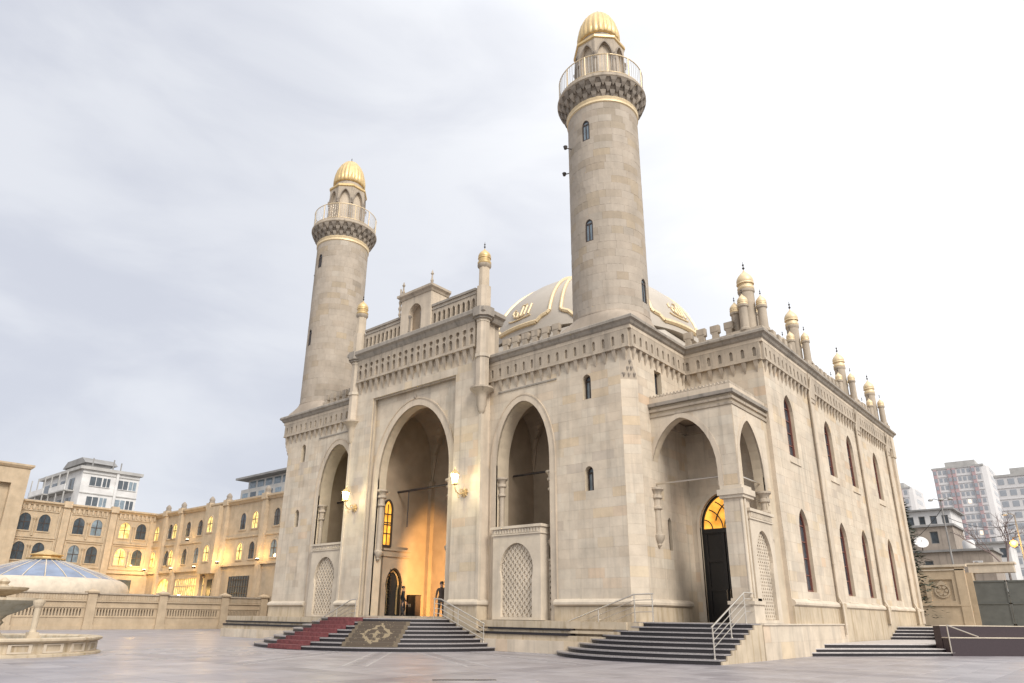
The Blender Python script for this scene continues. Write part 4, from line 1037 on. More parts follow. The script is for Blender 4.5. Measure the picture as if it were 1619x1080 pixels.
# ------------------------------------------------------------------ stairs
NS, RH = 8, PL/8
SC = (XC, 24.9)
ms = thing('entrance_stairs', (SC[0], SC[1], 0), 'wide half-round dark granite stairs below the tall central arch', 'stairs')
def rk(k): return 6.9-.43*k
def sector(r0, r1, z0, z1, q, yl=24.62, n_=40):
    a0 = PI+math.asin((SC[1]-yl)/r1)*1; a1 = 2*PI-math.asin((SC[1]-yl)/r1)
    A = [a0+(a1-a0)*i/n_ for i in range(n_+1)]
    out_ = [(SC[0]+r1*math.cos(a), SC[1]+r1*math.sin(a)) for a in A]; in_ = [(SC[0]+r0*math.cos(a), min(yl, SC[1]+r0*math.sin(a))) for a in A]
    k = [q.add([(x, y, z) for x, y in lp]) for lp, z in ((in_, z0), (out_, z0), (out_, z1), (in_, z1))]
    for a, b_ in ((0, 1), (1, 2), (2, 3), (3, 0)):
        for i in range(n_): q.face((k[a]+i, k[a]+i+1, k[b_]+i+1, k[b_]+i))
    for i in (0, n_): q.face([k[j]+i for j in range(4)])
for k in range(NS):
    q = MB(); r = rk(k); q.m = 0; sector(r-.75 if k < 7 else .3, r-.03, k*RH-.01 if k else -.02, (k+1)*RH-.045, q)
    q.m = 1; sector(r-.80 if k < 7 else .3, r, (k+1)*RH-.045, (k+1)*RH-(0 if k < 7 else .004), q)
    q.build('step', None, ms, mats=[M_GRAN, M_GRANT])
q = MB(); q.box(XC-3.4, 24.6, .1, XC+3.4, IY1+.2, PL-.003); q.build('landing', M_GRANT, ms)
def rail(parent, pts, feet, h=(0, -.22, -.44, -.66), r=.024, mat=M_STEEL):
    """pts: top rail line; bars below follow it; posts stand on feet"""
    ro = None
    q = MB(); q.path(pts, r*1.25, 8)
    for p in pts: q.lathe([(r*1.25, -.02), (r*1.25, .02)], p[0], p[1], 8, z=p[2])
    ro = q.build('handrail', mat, parent, smooth=50)
    q = MB()
    for d in h[1:]: q.path([(p[0], p[1], p[2]+d) for p in pts], r*.7, 6)
    q.build('rail_bar', mat, ro, smooth=50)
    for (x, y, z0, z1) in feet:
        q = MB(); q.tube((x, y, z0), (x, y, z1), r*1.1, 8); q.lathe([(.05, z0), (.05, z0+.02), (.03, z0+.03)], x, y, 10); q.build('rail_post', mat, ro, smooth=50)
for s_ in (1, -1):
    X = lambda x: x if s_ > 0 else mx(x)
    pts = [(X(-25.25), 24.42, 2.2), (X(-24.75), 24.42, 2.16), (X(-21.95), 24.42, 1.10)]
    rail(ms, pts, [(X(-25.2), 24.42, PL, 2.19), (X(-23.6), 24.42, 6*RH-.16, 1.72), (X(-22.0), 24.42, 2*RH-.0, 1.11)])

ps_ = thing('entrance_stairs', (-13.5, 24, 0), 'dark granite stairs with steel handrails below the small east porch', 'stairs')
def smoothpts(P, n_=5):
    o_ = []
    for i in range(len(P)-1):
        p0, p1, p2, p3 = [Vector(P[max(0, min(len(P)-1, j))]) for j in (i-1, i, i+1, i+2)]
        for k in range(n_):
            t = k/n_; o_.append(tuple(.5*((2*p1)+(-p0+p2)*t+(2*p0-5*p1+4*p2-p3)*t*t+(-p0+3*p1-3*p2+p3)*t**3)))
    o_.append(P[-1]); return o_
Bt = smoothpts([(-18.25, 25.42), (-17.9, 24.3), (-16.6, 23.0), (-14.9, 22.35), (-12.8, 22.4), (-10.5, 23.15)])
Tp = smoothpts([(-14.95, 25.42), (-14.8, 25.40), (-14.5, 25.38), (-13.4, 25.5), (-12.0, 25.7), (-10.5, 26.1)])
def stepline(f): return [(a[0]+(b_[0]-a[0])*f, a[1]+(b_[1]-a[1])*f) for a, b_ in zip(Bt, Tp)]
for k in range(NS):
    lo = stepline(k/7); 
    q = MB()
    def slabp(line, dn, z0, z1, m_):
        q.m = m_
        ln = [(x, y+dn) for x, y in line]; bk = [(-10.5, 27.02), (-14.4, 27.02), (-14.5, 25.44), (line[0][0], 25.44)]
        q.pris(floor(0), ln+bk, z0, z1)
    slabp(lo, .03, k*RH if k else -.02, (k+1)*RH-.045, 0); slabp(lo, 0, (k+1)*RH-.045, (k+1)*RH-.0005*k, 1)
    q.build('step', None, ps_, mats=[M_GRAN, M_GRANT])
q = MB(); q.box(-14.5, 26.9, .1, -10.62, 30.2, PL-.004); q.build('landing', M_GRANT, ps_)
q = MB(); pf = [(23.25, -.02), (26.98, -.02), (26.98, PL-.06)]
for k in range(7, -1, -1):
    y = 23.15+(26.1-23.15)*k/7
    pf += [(y+.12, (k+1)*RH-.06), (y+.12, k*RH-.06 if k else -.02)]
q.pris(east(-10.5), pf[:-1], .003, .06); q.build('cheek_wall', M_BASE, ps_)
pts = [(-10.75, 27.2, 2.36), (-10.75, 26.35, 2.36), (-10.75, 23.35, 1.16)]
rail(ps_, pts, [(-10.75, 26.3, PL, 2.36), (-10.75, 24.9, 5*RH, 1.78), (-10.75, 23.4, RH, 1.17)])
pts = [(-13.95, 25.30, 2.32), (-14.75, 25.22, 2.30), (-18.45, 25.05, 1.05)]
rail(ps_, pts, [(-14.0, 25.3, PL, 2.31), (-14.75, 25.22, PL, 2.3), (-16.4, 25.15, 4*RH, 1.74), (-18.3, 25.1, 0, 1.09)])

# carpets over the half-round stairs
m, n, l, b = newmat('rug_pattern')
at = n.new('ShaderNodeAttribute'); at.attribute_name = 'rug'
sp = n.new('ShaderNodeSeparateXYZ'); l.new(at.outputs['Vector'], sp.inputs[0])
def mnode(op, a, b_=None):
    k = n.new('ShaderNodeMath'); k.operation = op
    for i, v in enumerate((a, b_)):
        if v is None: continue
        if isinstance(v, (int, float)): k.inputs[i].default_value = v
        else: l.new(v, k.inputs[i])
    return k.outputs[0]
ax = mnode('ABSOLUTE', sp.outputs[0]); ay = mnode('ABSOLUTE', sp.outputs[1])
dia = mnode('ADD', ax, mnode('MULTIPLY', ay, .8))
nzr = n.new('ShaderNodeTexNoise'); nzr.inputs['Scale'].default_value = 7; l.new(at.outputs['Vector'], nzr.inputs['Vector'])
wob = mnode('MULTIPLY', mnode('SUBTRACT', nzr.outputs[0], .5), .42)
rings = mnode('SINE', mnode('MULTIPLY', mnode('ADD', dia, wob), 15.))
vor = n.new('ShaderNodeTexVoronoi'); vor.inputs['Scale'].default_value = 11; l.new(at.outputs['Vector'], vor.inputs['Vector'])
dots = mnode('LESS_THAN', vor.outputs['Distance'], .22)
inner = mnode('MULTIPLY', mnode('LESS_THAN', ax, .62), mnode('LESS_THAN', ay, .78))
pat = mnode('MULTIPLY', mnode('GREATER_THAN', rings, .35), mnode('LESS_THAN', dia, .78))
pat2 = mnode('MAXIMUM', mnode('MULTIPLY', pat, inner), mnode('MULTIPLY', dots, .55))
edge = mnode('MAXIMUM', mnode('MULTIPLY', mnode('GREATER_THAN', ay, .88), .55), mnode('MULTIPLY', mnode('GREATER_THAN', ax, .86), .3))
mxr = n.new('ShaderNodeMix'); mxr.data_type = 'RGBA'; l.new(mnode('MAXIMUM', pat2, edge), mxr.inputs[0]); mxr.inputs[6].default_value = (.095, .074, .056, 1); mxr.inputs[7].default_value = (.29, .235, .155, 1)
l.new(mxr.outputs[2], b.inputs['Base Color']); b.inputs['Roughness'].default_value = .95
M_RUG = m
def drape(name, mat, phi, t0, t1, k0, k1, nt=8, top_ext=.3, bot_ext=.25, label='', th=.014):
    d = Vector((math.cos(phi), math.sin(phi))); tt = Vector((-d.y, d.x)); q = MB(); q.uv = []
    prof = []       # (radius offset index, z): from the bottom edge upward
    e = .012
    prof.append(('b', (k0)*RH+e))
    for k in range(k0, k1+1):
        prof.append((k, k*RH+e)); prof.append((k, (k+1)*RH+e))
    prof.append(('t', (k1+1)*RH+e))
    rows = []
    for off in (0, th):
        for i in range(nt+1):
            t = t0+(t1-t0)*i/nt; row = []
            for j, (kk, z) in enumerate(prof):
                if kk == 'b': r = math.sqrt(rk(k0)**2-t*t)+bot_ext
                elif kk == 't': r = math.sqrt(rk(k1)**2-t*t)-top_ext
                else: r = math.sqrt(rk(kk)**2-t*t)+.012
                p = Vector(SC)+d*(r+off)+tt*t
                row.append((p.x, p.y, z+off)); q.uv.append((-1+2*i/nt, -1+2*j/(len(prof)-1), 0))
            rows.append(row)
    ids = [q.add(r) for r in rows]; m_ = len(prof); n2_ = nt+1
    for s_ in (0, n2_):
        for i in range(nt):
            for j in range(m_-1): q.face((ids[s_+i]+j, ids[s_+i+1]+j, ids[s_+i+1]+j+1, ids[s_+i]+j+1))
    for i in (0, nt):
        for j in range(m_-1): q.face((ids[i]+j, ids[i]+j+1, ids[n2_+i]+j+1, ids[n2_+i]+j))
    for j in (0, m_-1):
        for i in range(nt): q.face((ids[i]+j, ids[i+1]+j, ids[n2_+i+1]+j, ids[n2_+i]+j))
    return q.build(name, mat)
tag(drape('red_carpet', M_RED, R(-90), -.75, 1.55, 0, 7, 6, .9, .1), 'plain red carpet runner laid down the left part of the half-round stairs', 'carpet')
tag(drape('patterned_rug', M_RUG, R(-54), -.95, 1.4, 1, 6, 8, .25, .25), 'brown rug with cream diamond pattern draped over the half-round stairs', 'rug')

# low granite steps and ramp wall along the east side
P0 = Vector((-10.83, 31.4)); dS = Vector((.58, .81)).normalized(); nS = Vector((-dS.y, dS.x))
def clipx(poly, x0):
    o_ = []
    for i in range(len(poly)):
        p, q_ = poly[i-1], poly[i]
        if (p[0]-x0)*(q_[0]-x0) < 0: t = (x0-p[0])/(q_[0]-p[0]); o_.append((x0, p[1]+(q_[1]-p[1])*t))
        if q_[0] >= x0: o_.append(q_)
    return o_
def tl(o):
    a = P0+nS*o; k = -.1640
    return (k*a.y-a.x)/(dS.x-k*dS.y)
def sidepoly(o0, o1, t0, t1):
    return clipx([tuple(P0+nS*o+dS*t) for o, t in ((o0, t0), (o0, tl(o0)), (o1, tl(o1)), (o1, t0))], -10.44)
def sidepoly_old(o0, o1, t0, t1): return clipx([tuple(P0+nS*o+dS*t) for o, t in ((o0, t0), (o0, t1), (o1, t1), (o1, t0))], -10.44)
ss = thing('side_steps', (P0.x, P0.y, 0), 'long low dark granite steps with pale treads beside the east wall', 'stairs')
TL = 7.75
SR = [(0, .0, .15), (.32, .15, .29), (1.0, .29, .45), (8.0, .45, .61), (8.32, .61, .78), (8.7, .78, .95), (9.05, .95, 1.12)]
M_PALET = simple('pale_tread_sheen', (.46, .43, .42), .4, 0, .15, 4)  # light reflected off the side treads, painted in as a pale tone
for o_, z0, z1 in SR:
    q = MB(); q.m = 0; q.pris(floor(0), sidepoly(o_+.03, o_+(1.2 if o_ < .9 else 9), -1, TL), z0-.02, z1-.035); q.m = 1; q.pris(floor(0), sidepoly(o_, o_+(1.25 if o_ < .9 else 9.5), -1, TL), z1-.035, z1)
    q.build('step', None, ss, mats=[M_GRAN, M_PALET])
M_MAROON = simple('maroon_granite', (.035, .022, .026), .45, 0, .25, 25)
rw = thing('ramp_wall', tuple(P0+dS*10)+(0,), 'dark maroon granite ramp wall at the right, in two tiers with pale copings', 'wall')
q = MB(); q.pris(floor(0), [tuple(P0+nS*o+dS*t) for o, t in ((0, TL+.02), (0, 16), (.38, 16), (.38, TL+.02))], 0, .74); q.build('lower_wall', M_MAROON, rw)
q = MB(); q.pris(floor(0), [tuple(P0+nS*o+dS*t) for o, t in ((-.02, TL), (-.02, 16), (.40, 16), (.40, TL))], .74, .775); q.build('coping', M_TRIM, rw)
q = MB(); q.pris(floor(0), [tuple(P0+nS*o+dS*t) for o, t in ((.42, TL+.02), (.42, 16), (.8, 16), (.8, TL+.02))], 0, 1.24); q.build('upper_wall', M_MAROON, rw)
q = MB(); q.pris(floor(0), [tuple(P0+nS*o+dS*t) for o, t in ((.40, TL), (.40, 16), (.84, 16), (.84, TL))], 1.24, 1.275); q.build('coping', M_TRIM, rw)
pA = P0+dS*TL; pB = P0+nS*.3+dS*(TL+1.9)
q = MB(); q.path([(pA.x, pA.y, .12), (pA.x, pA.y, 1.28), (pB.x, pB.y, .80)], .025, 8); q.build('handrail', M_STEEL, rw)
tr = MB(); tr.pris(floor(0), [tuple(P0+nS*o+dS*t) for o, t in ((.7, tl(.7)+.05), (.7, 60), (60, 60), (60, tl(60)+.05))], .9, 1.16)
tr.pris(floor(0), clipx([tuple(P0+nS*o+dS*t) for o, t in ((9.3, -8), (9.3, tl(9.3)), (60, tl(60)), (60, -8))], -10.44), .9, 1.13)
tr.build('terrace', M_BASE, kind='structure')

# ------------------------------------------------------------------ wall lanterns, lit
def lantern(x, label):
    t = thing('wall_lantern', (x, Y_P, 7.2), label, 'wall lamp', 'lit lanterns flanking the central arch')
    q = MB(); q.pris(front(Y_P), circ(x, 7.2, .20, 14), .012, .05); q.pris(front(Y_P), circ(x, 7.2, .13, 12), .05, .10)
    for k in range(8):
        a = 2*PI*k/8; q.tube((x+.1*math.cos(a), Y_P-.05, 7.2+.1*math.sin(a)), (x+.27*math.cos(a), Y_P-.05, 7.2+.27*math.sin(a)), .045, 6, .015)
    q.build('rosette', M_GOLD, t)
    q = MB(); y = Y_P
    q.path([(x, y-.08, 7.2), (x, y-.35, 7.08), (x, y-.62, 7.16), (x, y-.74, 7.36), (x, y-.74, 7.5)], .03, 7)
    q.path([(x, y-.30, 7.1), (x, y-.36, 7.3), (x, y-.24, 7.36), (x, y-.2, 7.26)], .02, 6); q.path([(x, y-.5, 7.1), (x, y-.5, 6.92), (x, y-.4, 6.9)], .02, 6)
    q.build('bracket', M_GOLD, t, smooth=50)
    cy = y-.74
    q = MB(); q.lathe([(.05, 7.48), (.16, 7.52), (.17, 7.56), (.11, 7.6)], x, cy, 6)
    for k in range(6):
        a = 2*PI*k/6; q.tube((x+.115*math.cos(a), cy+.115*math.sin(a), 7.58), (x+.21*math.cos(a), cy+.21*math.sin(a), 8.0), .012, 4)
    q.lathe([(.22, 8.0), (.24, 8.03), (.13, 8.17), (.05, 8.22), (.05, 8.28), (.01, 8.38)], x, cy, 6); q.build('lantern_frame', M_GOLD, t)
    q = MB(); q.lathe([(.10, 7.6), (.19, 7.99)], x, cy, 6); q.build('lantern_glass', M_LAMP, t)
    ld = bpy.data.lights.new('lantern_light', 'POINT'); ld.energy = 105; ld.color = (1, .90, .52); ld.shadow_soft_size = .12
    lo = bpy.data.objects.new('lantern_light', ld); COL.objects.link(lo); lo.location = (x, cy-.34, 7.8)
lantern(XC+4.35, 'lit gilded wall lantern on the pier right of the central arch')
lantern(XC-4.35, 'lit gilded wall lantern on the pier left of the central arch')
# uplight inside the iwan, standing behind the right pier
t = thing('floor_light', (XC+2.7, 27.3, PL), 'small floor floodlight glowing inside the central arch', 'floodlight')
q = MB(); q.box(XC+2.6, 27.2, PL, XC+2.85, 27.45, PL+.22); q.build('housing', M_IRON, t)
q = MB(); q.box(XC+2.56, 27.22, PL+.05, XC+2.6, 27.43, PL+.2); q.build('lens', M_LAMP, t)
ld = bpy.data.lights.new('iwan_light', 'SPOT'); ld.energy = 3600; ld.color = (1, .56, .20); ld.spot_size = R(66); ld.spot_blend = .55; ld.shadow_soft_size = .15
lo = bpy.data.objects.new('iwan_light', ld); COL.objects.link(lo); lo.location = (XC+2.35, 27.2, PL+1.2)
lo.rotation_euler = Vector((-26+30.4, 27.2-29.9, 2.5-3.6)).to_track_quat('Z', 'Y').to_euler()

# floodlights clamped to the minarets
def flood(p, q_, label):
    t = thing('floodlight', p, label, 'floodlight', 'small floodlights on the minarets')
    d = (Vector(q_)-Vector(p)).normalized()
    k = MB(); k.tube(q_, Vector(p)+d*.1, .03, 6); k.build('arm', M_IRON, t)
    k = MB(); a = Vector(p); k.tube(a+Vector((0, 0, -.07)), a+Vector((0, 0, .07)), .08, 8, .11); k.tube(a+Vector((0, 0, .07)), a+Vector((0, 0, .09)), .12, 8); k.build('housing', M_IRON, t)
def mpt(c, a, z, r): return (c[0]+r*math.cos(R(a)), c[1]+r*math.sin(R(a)), z)
flood(mpt(MR, -122, 25.1, 2.25), mpt(MR, -122, 25.1, 1.9), 'dark floodlight on the front of the near minaret below its balcony')
flood(mpt(MR, -165, 24.6, 2.3), mpt(MR, -165, 24.6, 1.9), 'dark floodlight on the left flank of the near minaret')
flood(mpt(ML, -160, 25.9, 2.3), mpt(ML, -160, 25.9, 1.9), 'dark floodlight on the left flank of the far minaret')

# ------------------------------------------------------------------ people
def person(loc, rz, h, cols, label, pose):
    """one skinned body; clothing follows as material zones of the same skin"""
    s_ = h/1.75
    J = {'pelvis': (0, 0, .95, .155), 'waist': (0, .01, 1.10, .14), 'chest': (0, .02, 1.32, .165), 'neck': (0, .0, 1.50, .065), 'head0': (0, -.015, 1.60, .085), 'head1': (0, -.01, 1.70, .082)}
    E = [('pelvis', 'waist'), ('waist', 'chest'), ('chest', 'neck'), ('neck', 'head0'), ('head0', 'head1')]
    for sd, sg in (('l', 1), ('r', -1)):
        st = pose*sg
        J['hip'+sd] = (.10*sg, 0, .88, .105); J['knee'+sd] = (.11*sg, -.10*st-.02, .49, .07); J['ank'+sd] = (.12*sg, .12*st+.02*0, .09, .05); J['toe'+sd] = (.14*sg, .12*st-.16, .045, .042)
        J['sh'+sd] = (.19*sg, .02, 1.42, .07); J['el'+sd] = (.26*sg, .05+.08*st, 1.14, .05); J['wr'+sd] = (.25*sg, -.06+.12*st, .90, .034); J['hd'+sd] = (.25*sg, -.085+.13*st, .82, .036)
        E += [('pelvis', 'hip'+sd), ('hip'+sd, 'knee'+sd), ('knee'+sd, 'ank'+sd), ('ank'+sd, 'toe'+sd), ('chest', 'sh'+sd), ('sh'+sd, 'el'+sd), ('el'+sd, 'wr'+sd), ('wr'+sd, 'hd'+sd)]
    names = list(J); me = bpy.data.meshes.new('person'); me.from_pydata([J[k][:3] for k in names], [(names.index(a), names.index(b_)) for a, b_ in E], [])
    o_ = bpy.data.objects.new('person', me); COL.objects.link(o_)
    md = o_.modifiers.new('skin', 'SKIN'); 
    for v, k in zip(me.skin_vertices[0].data, names): v.radius = (J[k][3], J[k][3]*(.72 if k in ('chest', 'waist', 'pelvis') else 1)); v.use_root = k == 'pelvis'
    o_.modifiers.new('sub', 'SUBSURF').levels = 2
    dg = bpy.context.evaluated_depsgraph_get(); bm = bmesh.new(); bm.from_mesh(bpy.data.meshes.new_from_object(o_.evaluated_get(dg)))
    bpy.data.objects.remove(o_)
    top = max(v.co.z for v in bm.verts)
    q = MB()
    for sg in (1, -1):
        st = pose*sg; hx, hy, hz = .25*sg, -.085+.13*st, .80
        for i, (dx, L_) in enumerate(((-.03, .075), (-.01, .085), (.01, .08), (.03, .065))): q.path([(hx+.1*dx, hy+dx, hz), (hx, hy+dx*1.2-.01, hz-L_*.6), (hx-.01*sg, hy+dx*1.2-.03, hz-L_)], .0085, 5)
        q.path([(hx, hy-.03, hz+.03), (hx-.01*sg, hy-.065, hz), (hx-.01*sg, hy-.07, hz-.035)], .009, 5)
        q.lathe([(.001, -.03), (.018, -.015), (.02, .015), (.001, .03)], .092*sg, -.0, 6, z=1.645)
        q.lathe([(.001, -.008), (.01, 0), (.001, .008)], .032*sg, -.092, 6, z=1.665)
    q.loft([[(-.008, -.09, 1.67), (.008, -.09, 1.67), (.004, -.08, 1.68)], [(-.016, -.115, 1.625), (.016, -.115, 1.625), (.004, -.08, 1.625)]]); q.box(-.024, -.1, 1.585, .024, -.088, 1.595)
    tmp = bpy.data.meshes.new('t'); tmp.from_pydata(q.v, [], q.f); bm.from_mesh(tmp)
    out_ = bpy.data.meshes.new('person'); bm.to_mesh(out_)
    for m_ in cols: out_.materials.append(m_)
    for p in out_.polygons:
        c = p.center; p.use_smooth = True
        if c.z > 1.50: p.material_index = 0
        elif abs(c.x) > .18 and c.z < .91: p.material_index = 0
        elif c.z > .93 or (abs(c.x) > .19 and c.z > .9): p.material_index = 1
        elif c.z > .12: p.material_index = 2
        else: p.material_index = 3
    po_ = bpy.data.objects.new('person', out_); COL.objects.link(po_); po_.location = loc; po_.rotation_euler = (0, 0, rz); po_.scale = (s_,)*3
    tag(po_, label, 'person')
    q = MB(); q.lathe([(.097, 1.645), (.105, 1.70), (.095, 1.75), (.06, 1.785), (.001, 1.80)], 0, .018, 12); ho = q.build('hair', M_BLACK, None, smooth=60); ho.parent = po_
    return po_
SKIN = simple('skin', (.42, .25, .17), .5, var=.05)
CL1 = simple('black_coat', (.018, .017, .018), .8); CL2 = simple('dark_brown_jacket', (.05, .035, .028), .8); CL3 = simple('charcoal_trousers', (.03, .03, .034), .8); CL4 = simple('grey_trousers', (.075, .065, .06), .8)
person((-26.05, 25.7, PL), R(35), 1.74, [SKIN, CL2, CL4, CL1], 'person in dark jacket standing inside the right edge of the central arch', .6)
person((-30.75, 27.35, PL), R(140), 1.66, [SKIN, CL1, CL3, CL1], 'person in black coat entering the doorway at the left of the central arch', .9)
t = thing('shoe_cabinet', (-31.0, 28.3, PL), 'low dark shoe cabinet beside the inner doorway inside the central arch', 'cabinet')
q = MB(); q.box(-31.45, 28.1, PL+.06, -30.55, 28.5, PL+1.2); q.build('carcass', M_FRAME, t)
q = MB(); q.box(-31.47, 28.07, PL+1.2, -30.53, 28.52, PL+1.24); q.build('top', M_BLACK, t)
for k in range(2):
    q = MB(); q.box(-31.42+.44*k, 28.08, PL+.1, -31.02+.44*k, 28.1, PL+1.16); do = q.build('door', M_BLACK, t); q = MB(); q.tube((-31.05+.1*k, 28.07, PL+.6), (-31.05+.1*k, 28.07, PL+.75), .01); q.build('handle', M_STEEL, do)

# ------------------------------------------------------------------ left: balustrade wall, glass dome, fountain, courtyard buildings
bw = thing('balustrade_wall', (-66, 28, 0), 'long sandstone boundary wall with baluster bands along the left of the plaza', 'wall')
Ff = east(-66.0)
ypost = [11.94+5.97*i for i in range(5)]+[40.0]
for y in ypost:
    q = MB(); q.pris(Ff, rect(y-.42, 0, y+.42, .35), -.35, .32); q.pris(Ff, rect(y-.36, .35, y+.36, 2.90), -.3, .26)
    q.loft([[Ff(y+a, z, w_) for a, w_ in ((-s1, -s1), (s1, -s1), (s1, s1-.04), (-s1, s1-.04))] for s1, z in ((.44, 2.90), (.46, 3.02), (.36, 3.08), (.05, 3.25))])
    q.build('post', M_COURT, bw)
for a, b_ in zip(ypost, ypost[1:]):
    a += .36; b_ -= .36; n_ = 20; pw = (b_-a-.4)/n_
    hol = [arch(a+.2+pw*(i+.5), pw*.27, 1.08, 1.5, 1.66, 3) for i in range(n_)]
    q = MB(); q.plate(Ff, rect(a, 0, b_, 2.2), hol, -.12, .0, True); q.pris(Ff, rect(a, 0, b_, .3), -.2, .12); q.pris(Ff, rect(a, 1.72, b_, 1.84), 0, .07); q.pris(Ff, rect(a, .95, b_, 1.02), 0, .05); po = q.build('panel', M_COURT, bw)
    q = MB(); q.pris(Ff, rect(a, 2.2, b_, 2.32), -.2, .12); q.build('ledge', M_COURT, po)
    q = MB(); q.pris(Ff, rect(a, 2.32, b_, 2.80), -.1, .02)
    for i in range(26):
        u = a+(b_-a)*(i+.5)/26; q.tint = rnd.random(); q.pris(Ff, rect(u-.075, 2.34, u+.075, 2.78), .02, .05)
    q.build('reeded_band', M_COURT, po)
    q = MB(); q.pris(Ff, rect(a, 2.80, b_, 2.92), -.22, .15); q.build('coping', M_WEATH, po)
    q = MB(); q.pris(Ff, rect(a, 1.0, b_, 1.7), -.4, -.34); q.build('panel_backing', M_WEATH, po)

gd = thing('glass_dome', (-81.3, 24.45, 0), 'low blue glass dome with a pale stone skirt and gilded cap behind the left wall', 'glass dome')
gx, gy = -81.3, 24.45
q = MB(); q.lathe([(7.98, 0), (7.98, 3.0), (7.95, 3.4), (7.7, 3.95), (7.3, 4.25), (6.95, 4.42), (6.75, 4.44), (6.6, 4.3)], gx, gy, 48); q.build('stone_skirt', M_TRIM, gd, smooth=35)
M_BLUE = simple('blue_glass', (.19, .235, .33), .18, 0, .2, .8, spec=.8)
def gr(t): return 6.75+(1.25-6.75)*t, 4.42+1.86*(t**.86)
for i in range(24):
    a0, a1 = 2*PI*(i+.04)/24, 2*PI*(i+.96)/24; q = MB()
    lo = []
    for j in range(5):
        r, z = gr(j/4); lo.append([(gx+r*math.cos(a0), gy+r*math.sin(a0), z), (gx+r*math.cos(a1), gy+r*math.sin(a1), z), (gx+r*math.cos(a1), gy+r*math.sin(a1), z-.05), (gx+r*math.cos(a0), gy+r*math.sin(a0), z-.05)])
    q.loft(lo); q.build('glass_pane', M_BLUE, gd)
    q = MB(); a = 2*PI*i/24; q.path([(gx+gr(j/4)[0]*math.cos(a), gy+gr(j/4)[0]*math.sin(a), gr(j/4)[1]) for j in range(5)], .06, 4); q.build('mullion', M_TRIM, gd)
q = MB(); q.lathe([(1.3, 6.2), (1.75, 6.25), (1.8, 6.36), (1.35, 6.42), (1.25, 6.62), (1.5, 6.66), (1.5, 6.74), (1.0, 6.86), (.4, 7.12), (.1, 7.22), (.01, 7.24)], gx, gy, 12); q.build('gilded_cap', M_GOLD, gd)

fx, fy = -30.3, 7.95
fo = thing('stone_fountain', (fx, fy, 0), 'carved sandstone fountain with round basin and tiered bowls at the left edge', 'fountain')
q = MB(); q.lathe([(3.46, -.02), (3.46, .07), (3.36, .10), (3.26, .12), (3.26, .40), (3.36, .44), (3.45, .49), (3.45, .55), (3.38, .58), (3.1, .58), (3.0, .52), (3.0, .2), (.2, .2)], fx, fy, 48); q.build('basin', M_BASE, fo, smooth=30)
for i in range(20):
    a = 2*PI*i/20; d = .105
    F = slant((fx+3.27*math.cos(a-d), fy+3.27*math.sin(a-d)), (fx+3.27*math.cos(a+d), fy+3.27*math.sin(a+d))); ln = 2*3.27*math.sin(d)
    q = MB(); q.tint = rnd.random(); q.plate(F, rect(0, .12, ln, .40), [rect(.1, .17, ln-.1, .36)], -.03, .05, True); q.build('panel', M_TRIM, fo)
q = MB(); q.lathe([(.5, .2), (.5, .5), (.34, .56), (.24, .7), (.2, .9), (.28, 1.02), (.2, 1.1), (.34, 1.25), (.8, 1.45), (1.14, 1.66), (1.26, 1.76), (1.26, 1.84), (1.15, 1.85), (.95, 1.74), (.3, 1.65)], fx, fy, 32); q.build('bowl', M_BASE, fo, smooth=35)
q = MB(); q.lathe([(.2, 1.6), (.14, 1.78), (.2, 1.86), (.16, 1.9), (.5, 2.0), (.78, 2.12), (.82, 2.2), (.75, 2.22), (.3, 2.12), (.14, 2.3), (.2, 2.4), (.02, 2.55)], fx, fy, 28); q.build('upper_bowl', M_BASE, fo, smooth=35)
w_ = MB(); w_.lathe([(3.05, .46), (.2, .46)], fx, fy, 40); w_.f = w_.f[:40]; w_.t = w_.t[:40]; w_.mi = w_.mi[:40]; w_.build('water', M_GLASSB, fo)
px_, py_ = fx+2.75+.28, fy-.72+1.06
q = MB(); q.box(px_-.2, py_-.2, .575, px_+.2, py_+.2, .66); q.box(px_-.15, py_-.15, .66, px_+.15, py_+.15, .76); q.lathe([(.11, .76), (.09, .85), (.10, 1.5), (.15, 1.58), (.18, 1.68), (.18, 1.75), (.01, 1.78)], px_, py_, 12); q.build('rim_post', M_BASE, fo)

def court_window(F, c, hw, z0, za, lit, parent, w0=0.):
    A = arch(c, hw, z0, za-hw*1.15, za, 5, .7)
    q = MB(); q.tint = .6; q.ring(F, A, grow(A, .14), w0-.25, w0+.08); fo_ = q.build('window', M_COURT, parent)
    q = MB(); q.pris(F, A, w0-.22, w0+.012); q.build('pane', M_WIN_LIT if lit else (M_GLASSB if rnd.random() < .15 else M_GLASS), fo_)
    q = MB(); q.pris(F, rect(c-.04, z0, c+.04, za-.1), w0+.012, w0+.05); q.pris(F, rect(c-hw, z0+.9, c+hw, z0+.97), w0+.012, w0+.045); q.build('glazing_bar', M_FRAME, fo_)
XA, YB = -95.0, 40.5
ca = thing('courtyard_building', (XA, 28, 0), 'honey stone arcaded courtyard building running along the far left', 'building')
Fa = east(XA)
q = MB(); q.plate(Fa, rect(8, 0, YB+.3, 13.2), [], -6, 0, True); q.build('wall', M_COURT, ca)
q = MB(); q.molding([(XA, 8), (XA, YB)], [(-.2, 13.2), (.12, 13.2), (.2, 13.35), (.4, 13.5), (.4, 13.7), (-.2, 13.7)]); q.box(XA-6, 8, 13.2, XA, YB, 13.5); q.build('cornice', M_COURT, ca)
q = MB()
for i in range(60):
    y = 8.3+.54*i
    q.tint = rnd.random(); q.pris(Fa, [(y-.12, 13.2), (y-.12, 12.75), (y, 12.6), (y+.12, 12.75), (y+.12, 13.2)], 0, .16)
q.build('corbel_row', M_COURT, ca, kind='stuff')
